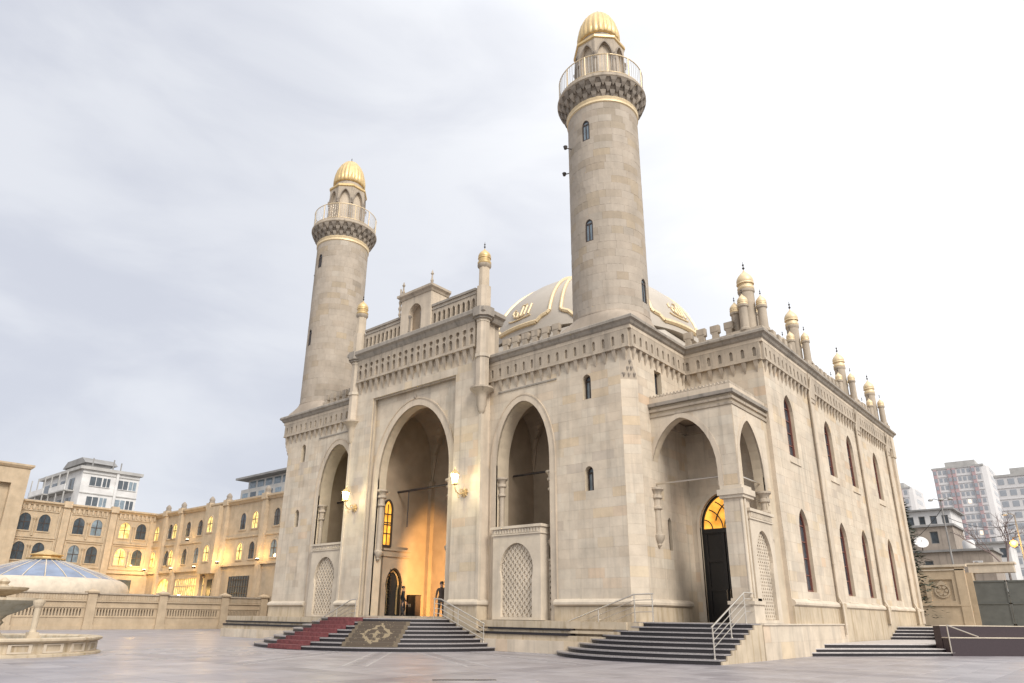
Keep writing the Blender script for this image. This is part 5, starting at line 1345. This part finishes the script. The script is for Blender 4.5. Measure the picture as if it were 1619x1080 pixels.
for y in (17.4, 23.4, 29.6, 35.0):
    q = MB(); q.tint = .3; q.pris(Fa, rect(y-.38, 0, y+.38, 13.2), 0, .3); q.pris(Fa, rect(y-.45, 13.2, y+.45, 13.95), 0, .5); q.build('pilaster', M_COURT, ca)
for a, b_ in ((17.8, 23.0), (23.8, 29.2), (30.0, 34.6), (35.4, 40.0)):
    c = (a+b_)/2
    q = MB(); q.tint = .8; q.ring(Fa, rect(a+.3, 9.6, b_-.3, 12.5), rect(a+.15, 9.45, b_-.15, 12.62), 0, .1); q.tint = .2; q.ring(Fa, rect(a+.3, 6.5, b_-.3, 9.2), rect(a+.15, 6.38, b_-.15, 9.3), 0, .1); q.pris(Fa, rect(a, 5.9, b_, 6.2), 0, .2); q.build('panel_moulding', M_COURT, ca)
    q = MB(); q.lathe([(.12, 9.7), (.1, 9.9), (.1, 11.4), (.2, 11.7)], XA+.08, c, 8); q.lathe([(.12, 6.7), (.1, 6.9), (.1, 8.3), (.2, 8.6)], XA+.08, c, 8); q.build('colonnette', M_COURT, ca)
    lit = a > 35
    for s_ in (-1, 1):
        court_window(Fa, c+s_*1.02, .62, 10.25, 12.2, lit and s_ < 0, ca); court_window(Fa, c+s_*1.02, .62, 6.95, 8.95, lit and s_ < 0, ca)
q = MB(); q.pris(Fa, rect(36.5, 2.5, 38.6, 5.2), 0, .05); q.build('ground_window', M_GLASS, ca)
# taller gate pylon at its left
q = MB(); AP = arch(19.6, 1.9, 0, 10.5, 14.2, 8); q.plate(Fa, rect(16.2, 0, 24.6, 17.1), [rect(17.4, 0, 23.0, 15.2)], -2, 1.2, True); q.build('pylon', M_COURT, ca)
q = MB(); q.plate(Fa, rect(17.3, 0, 23.1, 15.3), [], -1, .55); q.tint = .5; q.ring(Fa, AP, grow(AP, .4), .5, .75); q.build('pylon_panel', M_COURT, ca)
q = MB(); q.molding([(XA-1, 16.2), (XA+1.2, 16.2), (XA+1.2, 24.6), (XA-1, 24.6)], [(-.2, 17.0), (.12, 17.0), (.3, 17.25), (.3, 17.45), (-.2, 17.45)]); q.build('pylon_cornice', M_COURT, ca)

cb = thing('courtyard_building', (-80, YB, 0), 'honey stone arcaded courtyard building with glowing windows left of the far minaret', 'building')
FB = front(YB)
q = MB(); q.plate(FB, rect(XA+.01, 0, -52, 13.1), [], -8, 0, True); q.build('wall', M_COURT, cb)
q = MB(); q.molding([(XA, YB), (-52, YB)], [(-.2, 13.1), (.12, 13.1), (.2, 13.25), (.38, 13.4), (.38, 13.6), (-.2, 13.6)]); q.box(XA, YB, 13.1, -52, YB+8, 13.4); q.build('cornice', M_COURT, cb)
for x in (-91.8, -87.6, -80.5, -76.5, -68.3, -62):
    q = MB(); q.tint = .4; q.pris(FB, rect(x-.36, 0, x+.36, 13.1), 0, .4); q.pris(FB, rect(x-.44, 13.1, x+.44, 13.75), -.3, .55); po = q.build('pilaster', M_COURT, cb)
    q = MB(); q.lathe([(.36, 13.75), (.36, 13.9), (.28, 13.95), (.34, 14.2), (.2, 14.45), (.03, 14.6)], x, YB-.1, 10); q.build('cap', M_MUQ, po, smooth=50)
for c, lit in ((-94.2, 1), (-90.4, 0), (-89.2, 1), (-85.6, 0), (-82.6, 0), (-78.5, 1), (-72.8, 0), (-70.3, 1), (-66, 0), (-64, 0)):
    court_window(FB, c, .58, 10.2, 12.0, lit, cb, .0 if c != -78.5 else .9); 
    court_window(FB, c+(.0), .58, 6.95, 8.75, lit if c not in (-72.8, -70.3) else 1-lit, cb, .0 if c != -78.5 else .9)
q = MB(); q.box(-80.1, YB-.9, 5.6, -76.9, YB, 13.1); q.build('bay', M_COURT, cb)
q = MB(); q.pris(FB, rect(XA, 6.0, -80.9, 6.25), 0, .25); q.pris(FB, rect(-76.1, 6.3, -52, 6.55), 0, .25); q.pris(FB, rect(XA, 9.3, -52, 9.5), 0, .1); q.build('string_course', M_COURT, cb)
q = MB(); q.pris(FB, rect(-86.8, 0, -79.9, 5.2), 0, .06); gwo = q.build('lit_doorway', M_WIN_LIT, cb)
q = MB()
for i in range(15): q.pris(FB, rect(-86.8+.48*i, 0, -86.68+.48*i, 5.2), .06, .14)
q.pris(FB, rect(-86.9, 4.3, -79.8, 4.42), .06, .15); q.pris(FB, rect(-86.95, 5.2, -79.8, 5.35), 0, .18); q.build('door_grille', M_COURT, gwo)
q = MB(); AW = arch(-89.6, 1.7, 0, 3.9, 5.3, 8); q.band(FB, AW, grow(AW, .3), 0, .2); q.build('archway', M_COURT, cb); q = MB(); q.pris(FB, AW, 0, .04); q.build('archway_glass', M_WIN_LIT, cb)
q = MB(); q.pris(FB, rect(-74.2, 0, -70.2, 5.2), 0, .05); wo = q.build('ground_window', M_GLASS, cb)
q = MB()
for i in range(9): q.pris(FB, rect(-74.2+.5*i-.03, 2, -74.2+.5*i+.03, 5.2), .05, .1)
for i in range(5): q.pris(FB, rect(-74.2, 2+.7*i, -70.2, 2.06+.7*i), .05, .09)
q.build('window_grille', M_IRON, wo)
q = MB(); q.pris(FB, rect(-79.0, 0, -78.0, 5.0), 0, .05); q.build('door', M_BLACK, cb)
def uplight(x, y, z, e, label, d=(0, -1)):
    t = thing('facade_uplight', (x, y, z), label, 'uplight', 'warm uplights on the courtyard buildings')
    q = MB(); q.box(x-.18, y-.14, z-.12, x+.18, y+.14, z+.08); q.build('housing', M_IRON, t)
    q = MB(); q.box(x-.15, y-.11, z+.08, x+.15, y+.11, z+.11); q.build('lens', M_LAMP, t)
    ld = bpy.data.lights.new('uplight', 'POINT'); ld.energy = e; ld.color = (1, .62, .2); ld.shadow_soft_size = .2
    lo = bpy.data.objects.new('uplight', ld); COL.objects.link(lo); lo.location = (x+d[0]*.3, y+d[1]*.3, z+.55)
uplight(-93.2, 39.2, 6.4, 230, 'warm uplight in the corner where the two courtyard buildings meet')
uplight(-87.0, 39.7, 6.4, 60, 'warm uplight beside the second pilaster left of the bay')
uplight(-84.1, 39.8, 9.65, 22, 'warm uplight between the paired upper windows')
uplight(-81.2, 39.7, 6.4, 60, 'warm uplight on the ledge just left of the bay')
uplight(-75.7, 39.6, 6.7, 150, 'warm uplight on the ledge just right of the bay')
uplight(-67.5, 39.6, 6.7, 90, 'warm uplight on the ledge nearest the far minaret')
uplight(-81.5, 38.6, 3.2, 230, 'bright warm uplight before the glowing grilled doorway')
uplight(-90.8, 38.9, 3.0, 160, 'warm uplight before the glazed archway')
uplight(-72.3, 38.8, 3.0, 70, 'warm uplight below the large grilled window')

# apartment blocks behind them
M_CONC = simple('grey_concrete', (.40, .39, .375), .85, var=.15, scale=.5); M_CONCD = simple('dark_concrete', (.24, .235, .23), .85, var=.2, scale=.6)
ab = thing('apartment_block', (-139, 45, 0), 'white apartment block with stacked balconies above the left courtyard roof', 'building')
q = MB(); q.box(-147, 41, 0, -127.6, 50.2, 23.9); q.build('wall', M_WHITE, ab)
q = MB(); q.box(-147.4, 40.4, 23.9, -127.2, 50.6, 24.4); ro = q.build('roof', M_CONC, ab)
q = MB(); q.box(-143, 43, 24.4, -133, 47, 26.0); q.pris(front(43), [(-143.5, 26), (-132.5, 26), (-134.5, 27.1), (-141.5, 27.1)], -5, .4); q.build('penthouse', M_CONCD, ro)
for x, y in ((-130, 43), (-129, 46), (-131, 48)):
    q = MB(); q.tube((x, y, 24.4), (x, y, 26.4), .12); q.build('vent_pipe', M_CONCD, ro)
Fw = east(-127.6); Fs_ = front(41)
for fl in range(3):
    z = 13.7+3.3*fl
    for y, wd in ((43.2, .9), (44.9, .55), (47.6, .8), (49.2, .6)):
        q = MB(); q.pris(Fw, rect(y-wd, z+1.0, y+wd, z+2.5), -.1, .04); wo = q.build('window', M_GLASSB if rnd.random() < .6 else M_GLASS, ab)
        q = MB(); q.pris(Fw, rect(y-.05, z+1.0, y+.05, z+2.5), .04, .09); q.pris(Fw, rect(y-wd-.08, z+.92, y+wd+.08, z+1.0), 0, .15); q.build('window_frame', M_WHITE, wo)
    q = MB(); q.pris(Fw, rect(41, z+2.95, 50.2, z+3.1), 0, .12); q.build('floor_band', M_CONC, ab)
    for x0, x1, dp in ((-146, -138.5, 2.2), (-138, -130.2, 1.5)):
        q = MB(); q.box(x0, 41-dp, z+.1, x1, 41, z+.3); bo = q.build('balcony', M_CONC, ab)
        q = MB(); q.box(x0, 41-dp, z+.3, x1, 41-dp+.12, z+1.2); q.box(x0, 41-dp, z+.3, x0+.12, 41, z+1.2); q.build('parapet', M_WHITE, bo)
        q = MB(); q.pris(Fs_, rect(x0+.6, z+.3, x0+3.0, z+2.5), 0, .05); q.pris(Fs_, rect(x1-3.0, z+.3, x1-.6, z+2.5), 0, .05); q.build('window', M_GLASS, ab)
        for x in (x0+.2, (x0+x1)/2, x1-.2):
            q = MB(); q.box(x-.1, 41-dp+.05, z+1.2, x+.1, 41-dp+.2, z+3.3); q.build('balcony_post', M_CONC, bo)
q = MB(); q.pris(Fw, rect(46.3, 0, 46.7, 23.9), 0, .25); q.build('pier', M_WHITE, ab)
a2 = thing('apartment_block', (-122, 75, 0), 'grey flat roofed building with overhanging roof just left of the far minaret', 'building')
q = MB(); q.box(-132, 72, 0, -112, 84, 25.0); q.build('wall', M_CONC, a2)
q = MB(); q.box(-131.2, 73, 25.0, -113, 83, 27.0); q.build('penthouse', M_WHITE, a2)
q = MB(); q.box(-133, 71, 27.0, -112, 85, 27.4); q.build('roof', M_CONCD, a2)
for i in range(5):
    q = MB(); q.pris(front(72), rect(-131.2+3*i, 22.0, -129.2+3*i, 24.2), 0, .06); q.build('window', M_GLASS if i % 2 else M_GLASSB, a2)
    q = MB(); q.pris(front(73), rect(-130.6+3*i, 25.2, -128.4+3*i, 26.7), 0, .06); q.build('window', M_GLASSB, a2)

# ------------------------------------------------------------------ right: boundary wall, gate, old houses, towers
q = MB(); q.box(-60, 79, 0, 40, 180, 3.6); q.build('street', M_EARTH, kind='structure')
wl_ = thing('boundary_wall', (-13, 74, 1.16), 'honey stone boundary wall with carved niche and relief panel right of the mosque', 'wall')
Fg = front(74); Z1 = 1.1
q = MB(); Nn = arch(-13.75, .28, 3.2, 4.3, 4.75, 5); Rp = rect(-13.1, 3.15, -11.35, 4.95)
q.plate(Fg, rect(-30, Z1, -10.3, 6.0), [Nn, Rp], -.5, 0, True); q.build('wall', M_COURT, wl_)
q = MB(); q.pris(Fg, rect(-30, 6.0, -10.1, 6.2), -.6, .15); q.pris(Fg, rect(-30, 5.7, -10.2, 5.8), 0, .08); q.build('coping', M_TRIM, wl_)
q = MB(); q.pris(Fg, rect(-30, 2.72, -10.3, 2.86), 0, .10); q.pris(Fg, rect(-11.0, Z1, -10.3, 6.0), 0, .08); q.build('string_course', M_COURT, wl_)
q = MB(); q.pris(Fg, rect(-13.2, 3.05, -11.25, 5.05), -.5, -.14); q.pris(Fg, rect(-14.2, 3.1, -13.3, 4.9), -.5, -.2)
q.tint = .8; q.ring(Fg, circ(-12.22, 4.0, .5, 12), circ(-12.22, 4.0, .62, 12), -.15, -.05)
for k in range(6): a = PI/3*k; q.pris(Fg, circ(-12.22+.32*math.cos(a), 4.0+.32*math.sin(a), .13, 8), -.15, -.06)
q.pris(Fg, [(-12.6, 4.55), (-11.85, 4.55), (-12.22, 4.9)], -.15, -.06); q.build('relief_panel', M_COURT, wl_)
gt = thing('metal_gate', (-7, 75.4, 1.16), 'grey green double leaf metal gate beside the honey stone boundary wall', 'gate')
M_GATE = simple('grey_green_paint', (.12, .125, .118), .5, .2, .12, 2)
for x0, x1 in ((-10.3, -7.6), (-7.56, -4.8)):
    q = MB(); q.box(x0, 75.4, Z1+.05, x1, 75.5, 4.85); lf = q.build('gate_leaf', M_GATE, gt)
    q = MB(); 
    for a, b_, c, d in ((x0, Z1+.05, x0+.1, 4.85), (x1-.1, Z1+.05, x1, 4.85), (x0, Z1+.05, x1, Z1+.2), (x0, 4.72, x1, 4.85), (x0, 2.9, x1, 3.0)): q.pris(front(75.4), rect(a, b_, c, d), .002, .06)
    q.build('leaf_frame', M_GATE, lf)
cn = thing('gate_lintel', (-8.8, 76.5, 1.16), 'pale stone gate lintel with warm lit end above the metal gate', 'lintel')
q = MB(); q.box(-10.25, 76.2, 5.55, -6.9, 77.4, 6.25); q.build('beam', M_TRIM, cn)
q = MB(); q.box(-10.4, 76.1, 6.25, -6.75, 77.5, 6.42); q.build('coping', M_TRIM, cn)
for x in (-10.2, -4.6):
    q = MB(); q.box(x-.25, 75.3, Z1, x+.25, 77.4, 5.55); q.build('gate_pier', M_COURT, cn)
def house(name, x0, x1, y, d, z1, mat, wins, label, roof=.25, cat='house'):
    t = thing(name, ((x0+x1)/2, y, 3.5), label, cat)
    q = MB(); F = front(y); hol = [rect(*w_) for w_ in wins]; q.plate(F, rect(x0, 0, x1, z1), hol, -d, 0, True); q.build('wall', mat, t)
    for w_ in wins:
        q = MB(); q.ring(F, grow(rect(*w_), -.08), rect(*w_), -.2, -.1); wo = q.build('window', M_CONCD, t); q = MB(); q.pris(F, rect(*w_), -.3, -.18); q.build('pane', M_GLASS, wo)
    q = MB(); q.box(x0-roof, y-roof, z1, x1+roof, y+d, z1+.25); q.build('roof', M_CONCD, t); return t
M_OLD = stone('old_grey_plaster', [(.33, .28, .235), (.36, .30, .25)], grime=(.16, .14, .125), gamt=.6, gscale=.8)
hl = house('old_house', -26, -10.2, 94.3, 8, 8.9, M_OLD, [(-16.8, 6.9, -15.9, 8.0)], 'old grey plastered low house with flat roof behind the boundary wall')
house('old_house', -26, -14.7, 103.7, 8, 12.8, M_OLD, [(-17.3, 10.7, -16.4, 12.2), (-15.9, 4, -15.1, 6)], 'old upper house with small window standing above the low grey house')
house('white_house', -30, -18.1, 128.5, 10, 18.0, M_WHITE, [(-29+1.6*i, 15.9, -28.1+1.6*i, 17.2) for i in range(7)], 'white flat roofed building with window row below the pale towers', .6)
house('white_house', -18.0, -10.6, 118, 8, 11.6, M_WHITE, [(-17+1.3*i, 9.7, -16.2+1.3*i, 11.0) for i in range(5)], 'small white house between the old houses and the red striped tower', .4)
dh = thing('satellite_dish', (-16.7, 90.4, 9.1), 'white satellite dish on the roof of the low grey house', 'satellite dish')
q = MB(); c = Vector((-16.7, 93.9, 10.0)); nrm = Vector((.35, -.8, .5)).normalized(); a1_ = nrm.orthogonal().normalized(); b1_ = nrm.cross(a1_); lo = []
for r, dp in ((.75, .16), (.5, .06), (.25, .015), (.03, 0), (.03, -.05), (.25, -.03), (.5, .01), (.75, .12)): lo.append([c+nrm*dp+(a1_*math.cos(2*PI*i/20)+b1_*math.sin(2*PI*i/20))*r for i in range(20)])
q.loft(lo); q.build('reflector', M_WHITE, dh, smooth=40)
q = MB(); q.tube((-16.75, 94.3, 9.1), (-16.7, 94.1, 9.9), .05); q.tube(c-nrm*.05, (-16.72, 94.1, 9.8), .04); q.tube(c, c+nrm*.6, .02); q.build('mast', M_IRON, dh)

M_TWALL = simple('tower_render', (.60, .585, .585), .8, var=.06, scale=.2); M_TRED = simple('tower_red_band', (.46, .33, .335), .8, var=.1, scale=.3); M_TGLASS = simple('tower_glass', (.33, .35, .38), .15, 0, .3, .3, spec=.8)  # distance haze put into the wall and red colours by lightening them
M_TLIT = simple('lit_flat_window', (.8, .7, .6), .5, emit=(1, .82, .6), es=.7)
def tower(x0, x1, y, d, z1, label, ncol, nfl, zf, red, lit=()):
    t = thing('tower_block', ((x0+x1)/2, y, 0), label, 'tower block')
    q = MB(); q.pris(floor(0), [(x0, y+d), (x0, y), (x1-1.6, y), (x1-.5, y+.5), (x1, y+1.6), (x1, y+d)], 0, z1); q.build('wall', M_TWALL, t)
    q = MB(); q.box(x0-.2, y-.2, z1, x1-1, y+d, z1+.5); q.box(x0+3, y+2, z1+.5, x1-3, y+d-2, z1+2.2); q.build('roof', M_CONC, t)
    F = front(y); pw = (x1-1.8-x0)/ncol; fh = (z1-zf)/nfl
    def wm(m_, wd):
        q = MB(); q.pris(front(0), rect(-wd/2, 0, wd/2, fh*.5), -.05, .05); o_ = q.build('window', m_, t); me = o_.data; bpy.data.objects.remove(o_); return me
    g1, g2 = wm(M_TGLASS, pw*.62), wm(M_TLIT, pw*.62)
    for c in range(ncol):
        x = x0+pw*(c+.5)
        if c in red:
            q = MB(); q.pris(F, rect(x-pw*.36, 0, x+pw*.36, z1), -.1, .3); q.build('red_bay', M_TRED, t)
        for f in range(nfl):
            put('window', g2 if (c, f) in lit else g1, (x, y-(.3 if c in red else 0), zf+fh*(f+.3)), 0, t)
    ys = [y+2.2+1.8*i for i in range(int((d-3)/1.8))]
    for yy in ys[:5]:
        for f in range(nfl): put('window', g1, (x1, yy, zf+fh*(f+.3)), PI/2, t)
    q = MB()
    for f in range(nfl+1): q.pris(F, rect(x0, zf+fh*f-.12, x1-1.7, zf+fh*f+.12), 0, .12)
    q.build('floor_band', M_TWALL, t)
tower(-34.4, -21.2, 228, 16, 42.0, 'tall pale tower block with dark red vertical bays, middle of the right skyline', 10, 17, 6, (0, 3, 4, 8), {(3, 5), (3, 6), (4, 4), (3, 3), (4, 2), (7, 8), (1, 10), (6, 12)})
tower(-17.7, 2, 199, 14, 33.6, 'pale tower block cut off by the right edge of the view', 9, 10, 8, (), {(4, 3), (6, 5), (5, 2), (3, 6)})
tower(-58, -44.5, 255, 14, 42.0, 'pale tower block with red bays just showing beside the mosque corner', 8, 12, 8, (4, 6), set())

def car(x, y, z, rz, m_, label):
    t = thing('parked_car', (x, y, z), label, 'car', 'cars parked behind the gate'); t.rotation_euler = (0, 0, rz)
    def P_(q, name, mm, par=t, **k):
        o_ = q.build(name, mm, None, **k); o_.parent = par; return o_
    pf_ = [(-2.1, .3), (2.1, .3), (2.15, .7), (1.4, .88), (.8, 1.42), (-1.2, 1.45), (-1.9, .95), (-2.15, .85)]
    q = MB(); q.pris(lambda u, v, w_: (u, w_, v), pf_, -.85, .85); b_ = P_(q, 'body', m_)
    for s_ in (-1, 1):
        q = MB(); q.pris(lambda u, v, w_: (u, w_*s_, v), [(-1.6, .92), (1.2, .92), (.74, 1.35), (-1.15, 1.37)], .845, .865); P_(q, 'side_window', M_GLASS)
        for x_ in (-1.3, 1.35):
            q = MB(); q.tube((x_, s_*.72, .32), (x_, s_*.9, .32), .32, 16); wo = P_(q, 'wheel', M_BLACK); q = MB(); q.tube((x_, s_*.88, .32), (x_, s_*.92, .32), .18, 10); P_(q, 'rim', M_STEEL, wo)
    q = MB(); q.pris(lambda u, v, w_: (u, w_, v), [(1.36, .92), (.84, 1.38), (.86, 1.40), (1.40, .93)], -.75, .75); P_(q, 'windscreen', M_GLASS)
CW = simple('white_car_paint', (.72, .72, .72), .25); CG = simple('silver_car_paint', (.45, .46, .48), .25, .4)
car(-10.0, 84, 3.6, R(8), CW, 'white parked car seen over the gate, nearer the boundary wall')
car(-6.2, 84.6, 3.6, R(4), CG, 'silver parked car seen over the gate, nearer the frame edge')

def street_lamp(x, y, z0, z1, heads, label, lit=None):
    t = thing('street_lamp', (x, y, z0), label, 'street lamp')
    q = MB(); q.tube((x, y, z0), (x, y, z1), .11, 8, .06); q.lathe([(.2, 0), (.2, .3), (.12, .4)], x, y, 8, z=z0); q.build('pole', M_CONCD, t)
    for dx in heads:
        q = MB(); q.path([(x, y, z1), (x+dx*.6, y, z1+.25), (x+dx, y, z1+.2)], .04, 6); ao = q.build('arm', M_CONCD, t)
        q = MB(); q.lathe([(.05, .1), (.22, 0), (.26, -.12), (.2, -.16)], x+dx, y, 10, z=z1+.2); ho = q.build('lamp_head', M_CONC, ao)
    if lit:
        q = MB(); q.lathe([(.02, -.34), (.24, -.2), (.32, 0), (.24, .2), (.02, .32)], lit[0], lit[1], 14, z=lit[2]); q.build('globe', LITO, t, smooth=60)
        q = MB(); q.path([(x, y, lit[2]+.6), (lit[0], lit[1], lit[2]+.5), (lit[0], lit[1], lit[2]+.3)], .035, 6); q.build('bracket', M_IRON, t)
        ld = bpy.data.lights.new('globe_light', 'POINT'); ld.energy = 260; ld.color = (1, .55, .12); ld.shadow_soft_size = .4
        lo = bpy.data.objects.new('globe_light', ld); COL.objects.link(lo); lo.location = (lit[0], lit[1]-.55, lit[2])
LITO = simple('orange_lamp_globe', (1, .6, .2), .4, emit=(1, .40, .05), es=1.7)
street_lamp(-12.7, 85.5, 3.6, 13.4, (-.9, 0.05, .9), 'tall thin street lamp with three heads in front of the red striped tower')
street_lamp(-6.15, 78.4, 1.2, 10.6, (-.7,), 'street lamp with glowing orange globe by the gate at the right edge', (-6.65, 78.1, 8.1))

# trees
M_LEAFD = simple('dark_needle_leaf', (.035, .05, .03), .8, var=.45, scale=.9); M_BARK = simple('grey_bark', (.16, .135, .12), .9, var=.25, scale=3); M_TWIG = simple('bare_twig', (.20, .15, .14), .9, var=.2, scale=3)
def conifer(x, y, z0, h, label):
    t = thing('conifer_tree', (x, y, z0), label, 'tree'); r_ = random.Random(3)
    q = MB(); q.tube((x, y, z0), (x, y, z0+h*.95), .22, 8, .04); q.build('trunk', M_BARK, t)
    q = MB()
    for i in range(1500):
        f = r_.random()**.8; z = z0+.8+f*(h-.8); rr = (1-f)**.8*1.75+.1; lay = .75+.35*math.sin(f*30); rr *= lay*math.sqrt(r_.random()); a = r_.uniform(0, 2*PI)
        p = Vector((x+rr*math.cos(a), y+rr*math.sin(a), z-.15*rr)); d = Vector((math.cos(a), math.sin(a), r_.uniform(-.5, .3))).normalized()*r_.uniform(.25, .5); s_ = Vector((-math.sin(a), math.cos(a), r_.uniform(-.4, .4)))*.1
        k = q.add([p-s_, p+s_, p+d]); q.face((k, k+1, k+2))
    q.build('crown', M_LEAFD, t)
conifer(-13.2, 68.6, 1.1, 10.6, 'dark conifer showing just beside the far corner of the mosque')
def bare_tree(x, y, z0, h, label, seed):
    t = thing('bare_tree', (x, y, z0), label, 'tree', 'bare trees beyond the gate'); r_ = random.Random(seed)
    q = MB(); c = MB()
    def grow_(p, d, L_, r, lvl):
        e_ = p+d*L_; (q if lvl < 1 else c).tube(p, e_, r, 5 if lvl < 3 else 3, r*.72)
        if lvl >= 5: return
        for k in range(3 if lvl < 4 else 2):
            nd = (d+Vector((r_.uniform(-1, 1), r_.uniform(-1, 1), r_.uniform(-.2, .7)))*.75).normalized(); grow_(e_, nd, L_*r_.uniform(.6, .82), r*.62, lvl+1)
    grow_(Vector((x, y, z0)), Vector((0, 0, 1)), h*.32, .14, 0)
    q.build('trunk', M_BARK, t); c.build('crown', M_TWIG, t)
bare_tree(-8.4, 88, 3.6, 8.6, 'leafless tree beyond the gate in front of the towers', 5)
bare_tree(-5.0, 92, 3.6, 7.2, 'smaller leafless tree at the right edge behind the orange globe lamp', 9)

for k, (p, q_) in enumerate((((-12.7, 85.5, 12.6), (-20, 94.3, 9.2)), ((-12.7, 85.5, 11.9), (-6.2, 78.4, 9.8)), ((-15.0, 103.7, 12.0), (-6.2, 78.4, 9.2)), ((-17.5, 94.3, 8.6), (-10.4, 94.4, 8.2)))):
    a, b_ = Vector(p), Vector(q_); q = MB(); q.path([a.lerp(b_, i/10)+Vector((0, 0, -1.2*(1-(2*i/10-1)**2)*.6)) for i in range(11)], .03, 4)
    tag(q.build('overhead_cable', M_IRON), ('sagging cable from the tall street lamp left to the low grey house', 'sagging cable between the tall street lamp and the orange globe lamp post', 'long sagging cable from the old upper house down to the globe lamp post', 'slack cable hung along the eaves of the low grey house')[k], 'cable', 'overhead cables right of the mosque')
for k, (x, z) in enumerate(((-13.6, 6.3), (-11.6, 7.2))):
    t = thing('air_conditioner', (x, 94.1, z), ('air conditioner box on the low grey house, nearer its window', 'air conditioner box high on the right end of the low grey house')[k], 'air conditioner', 'air conditioners on the old house')
    q = MB(); q.box(x-.45, 93.85, z, x+.45, 94.25, z+.6); q.build('casing', M_WHITE, t)
    q = MB(); q.pris(front(93.85), circ(x-.12, z+.3, .23, 12), .003, .03); q.build('fan_grille', M_CONCD, t)
t = thing('water_tank', (-12.5, 97, 9.1), 'small pale water tank on the roof of the low grey house', 'tank')
q = MB(); q.lathe([(.6, 9.15), (.62, 9.2), (.62, 10.1), (.5, 10.3), (.05, 10.35)], -12.5, 97, 16); q.build('tank_shell', M_WHITE, t, smooth=40)
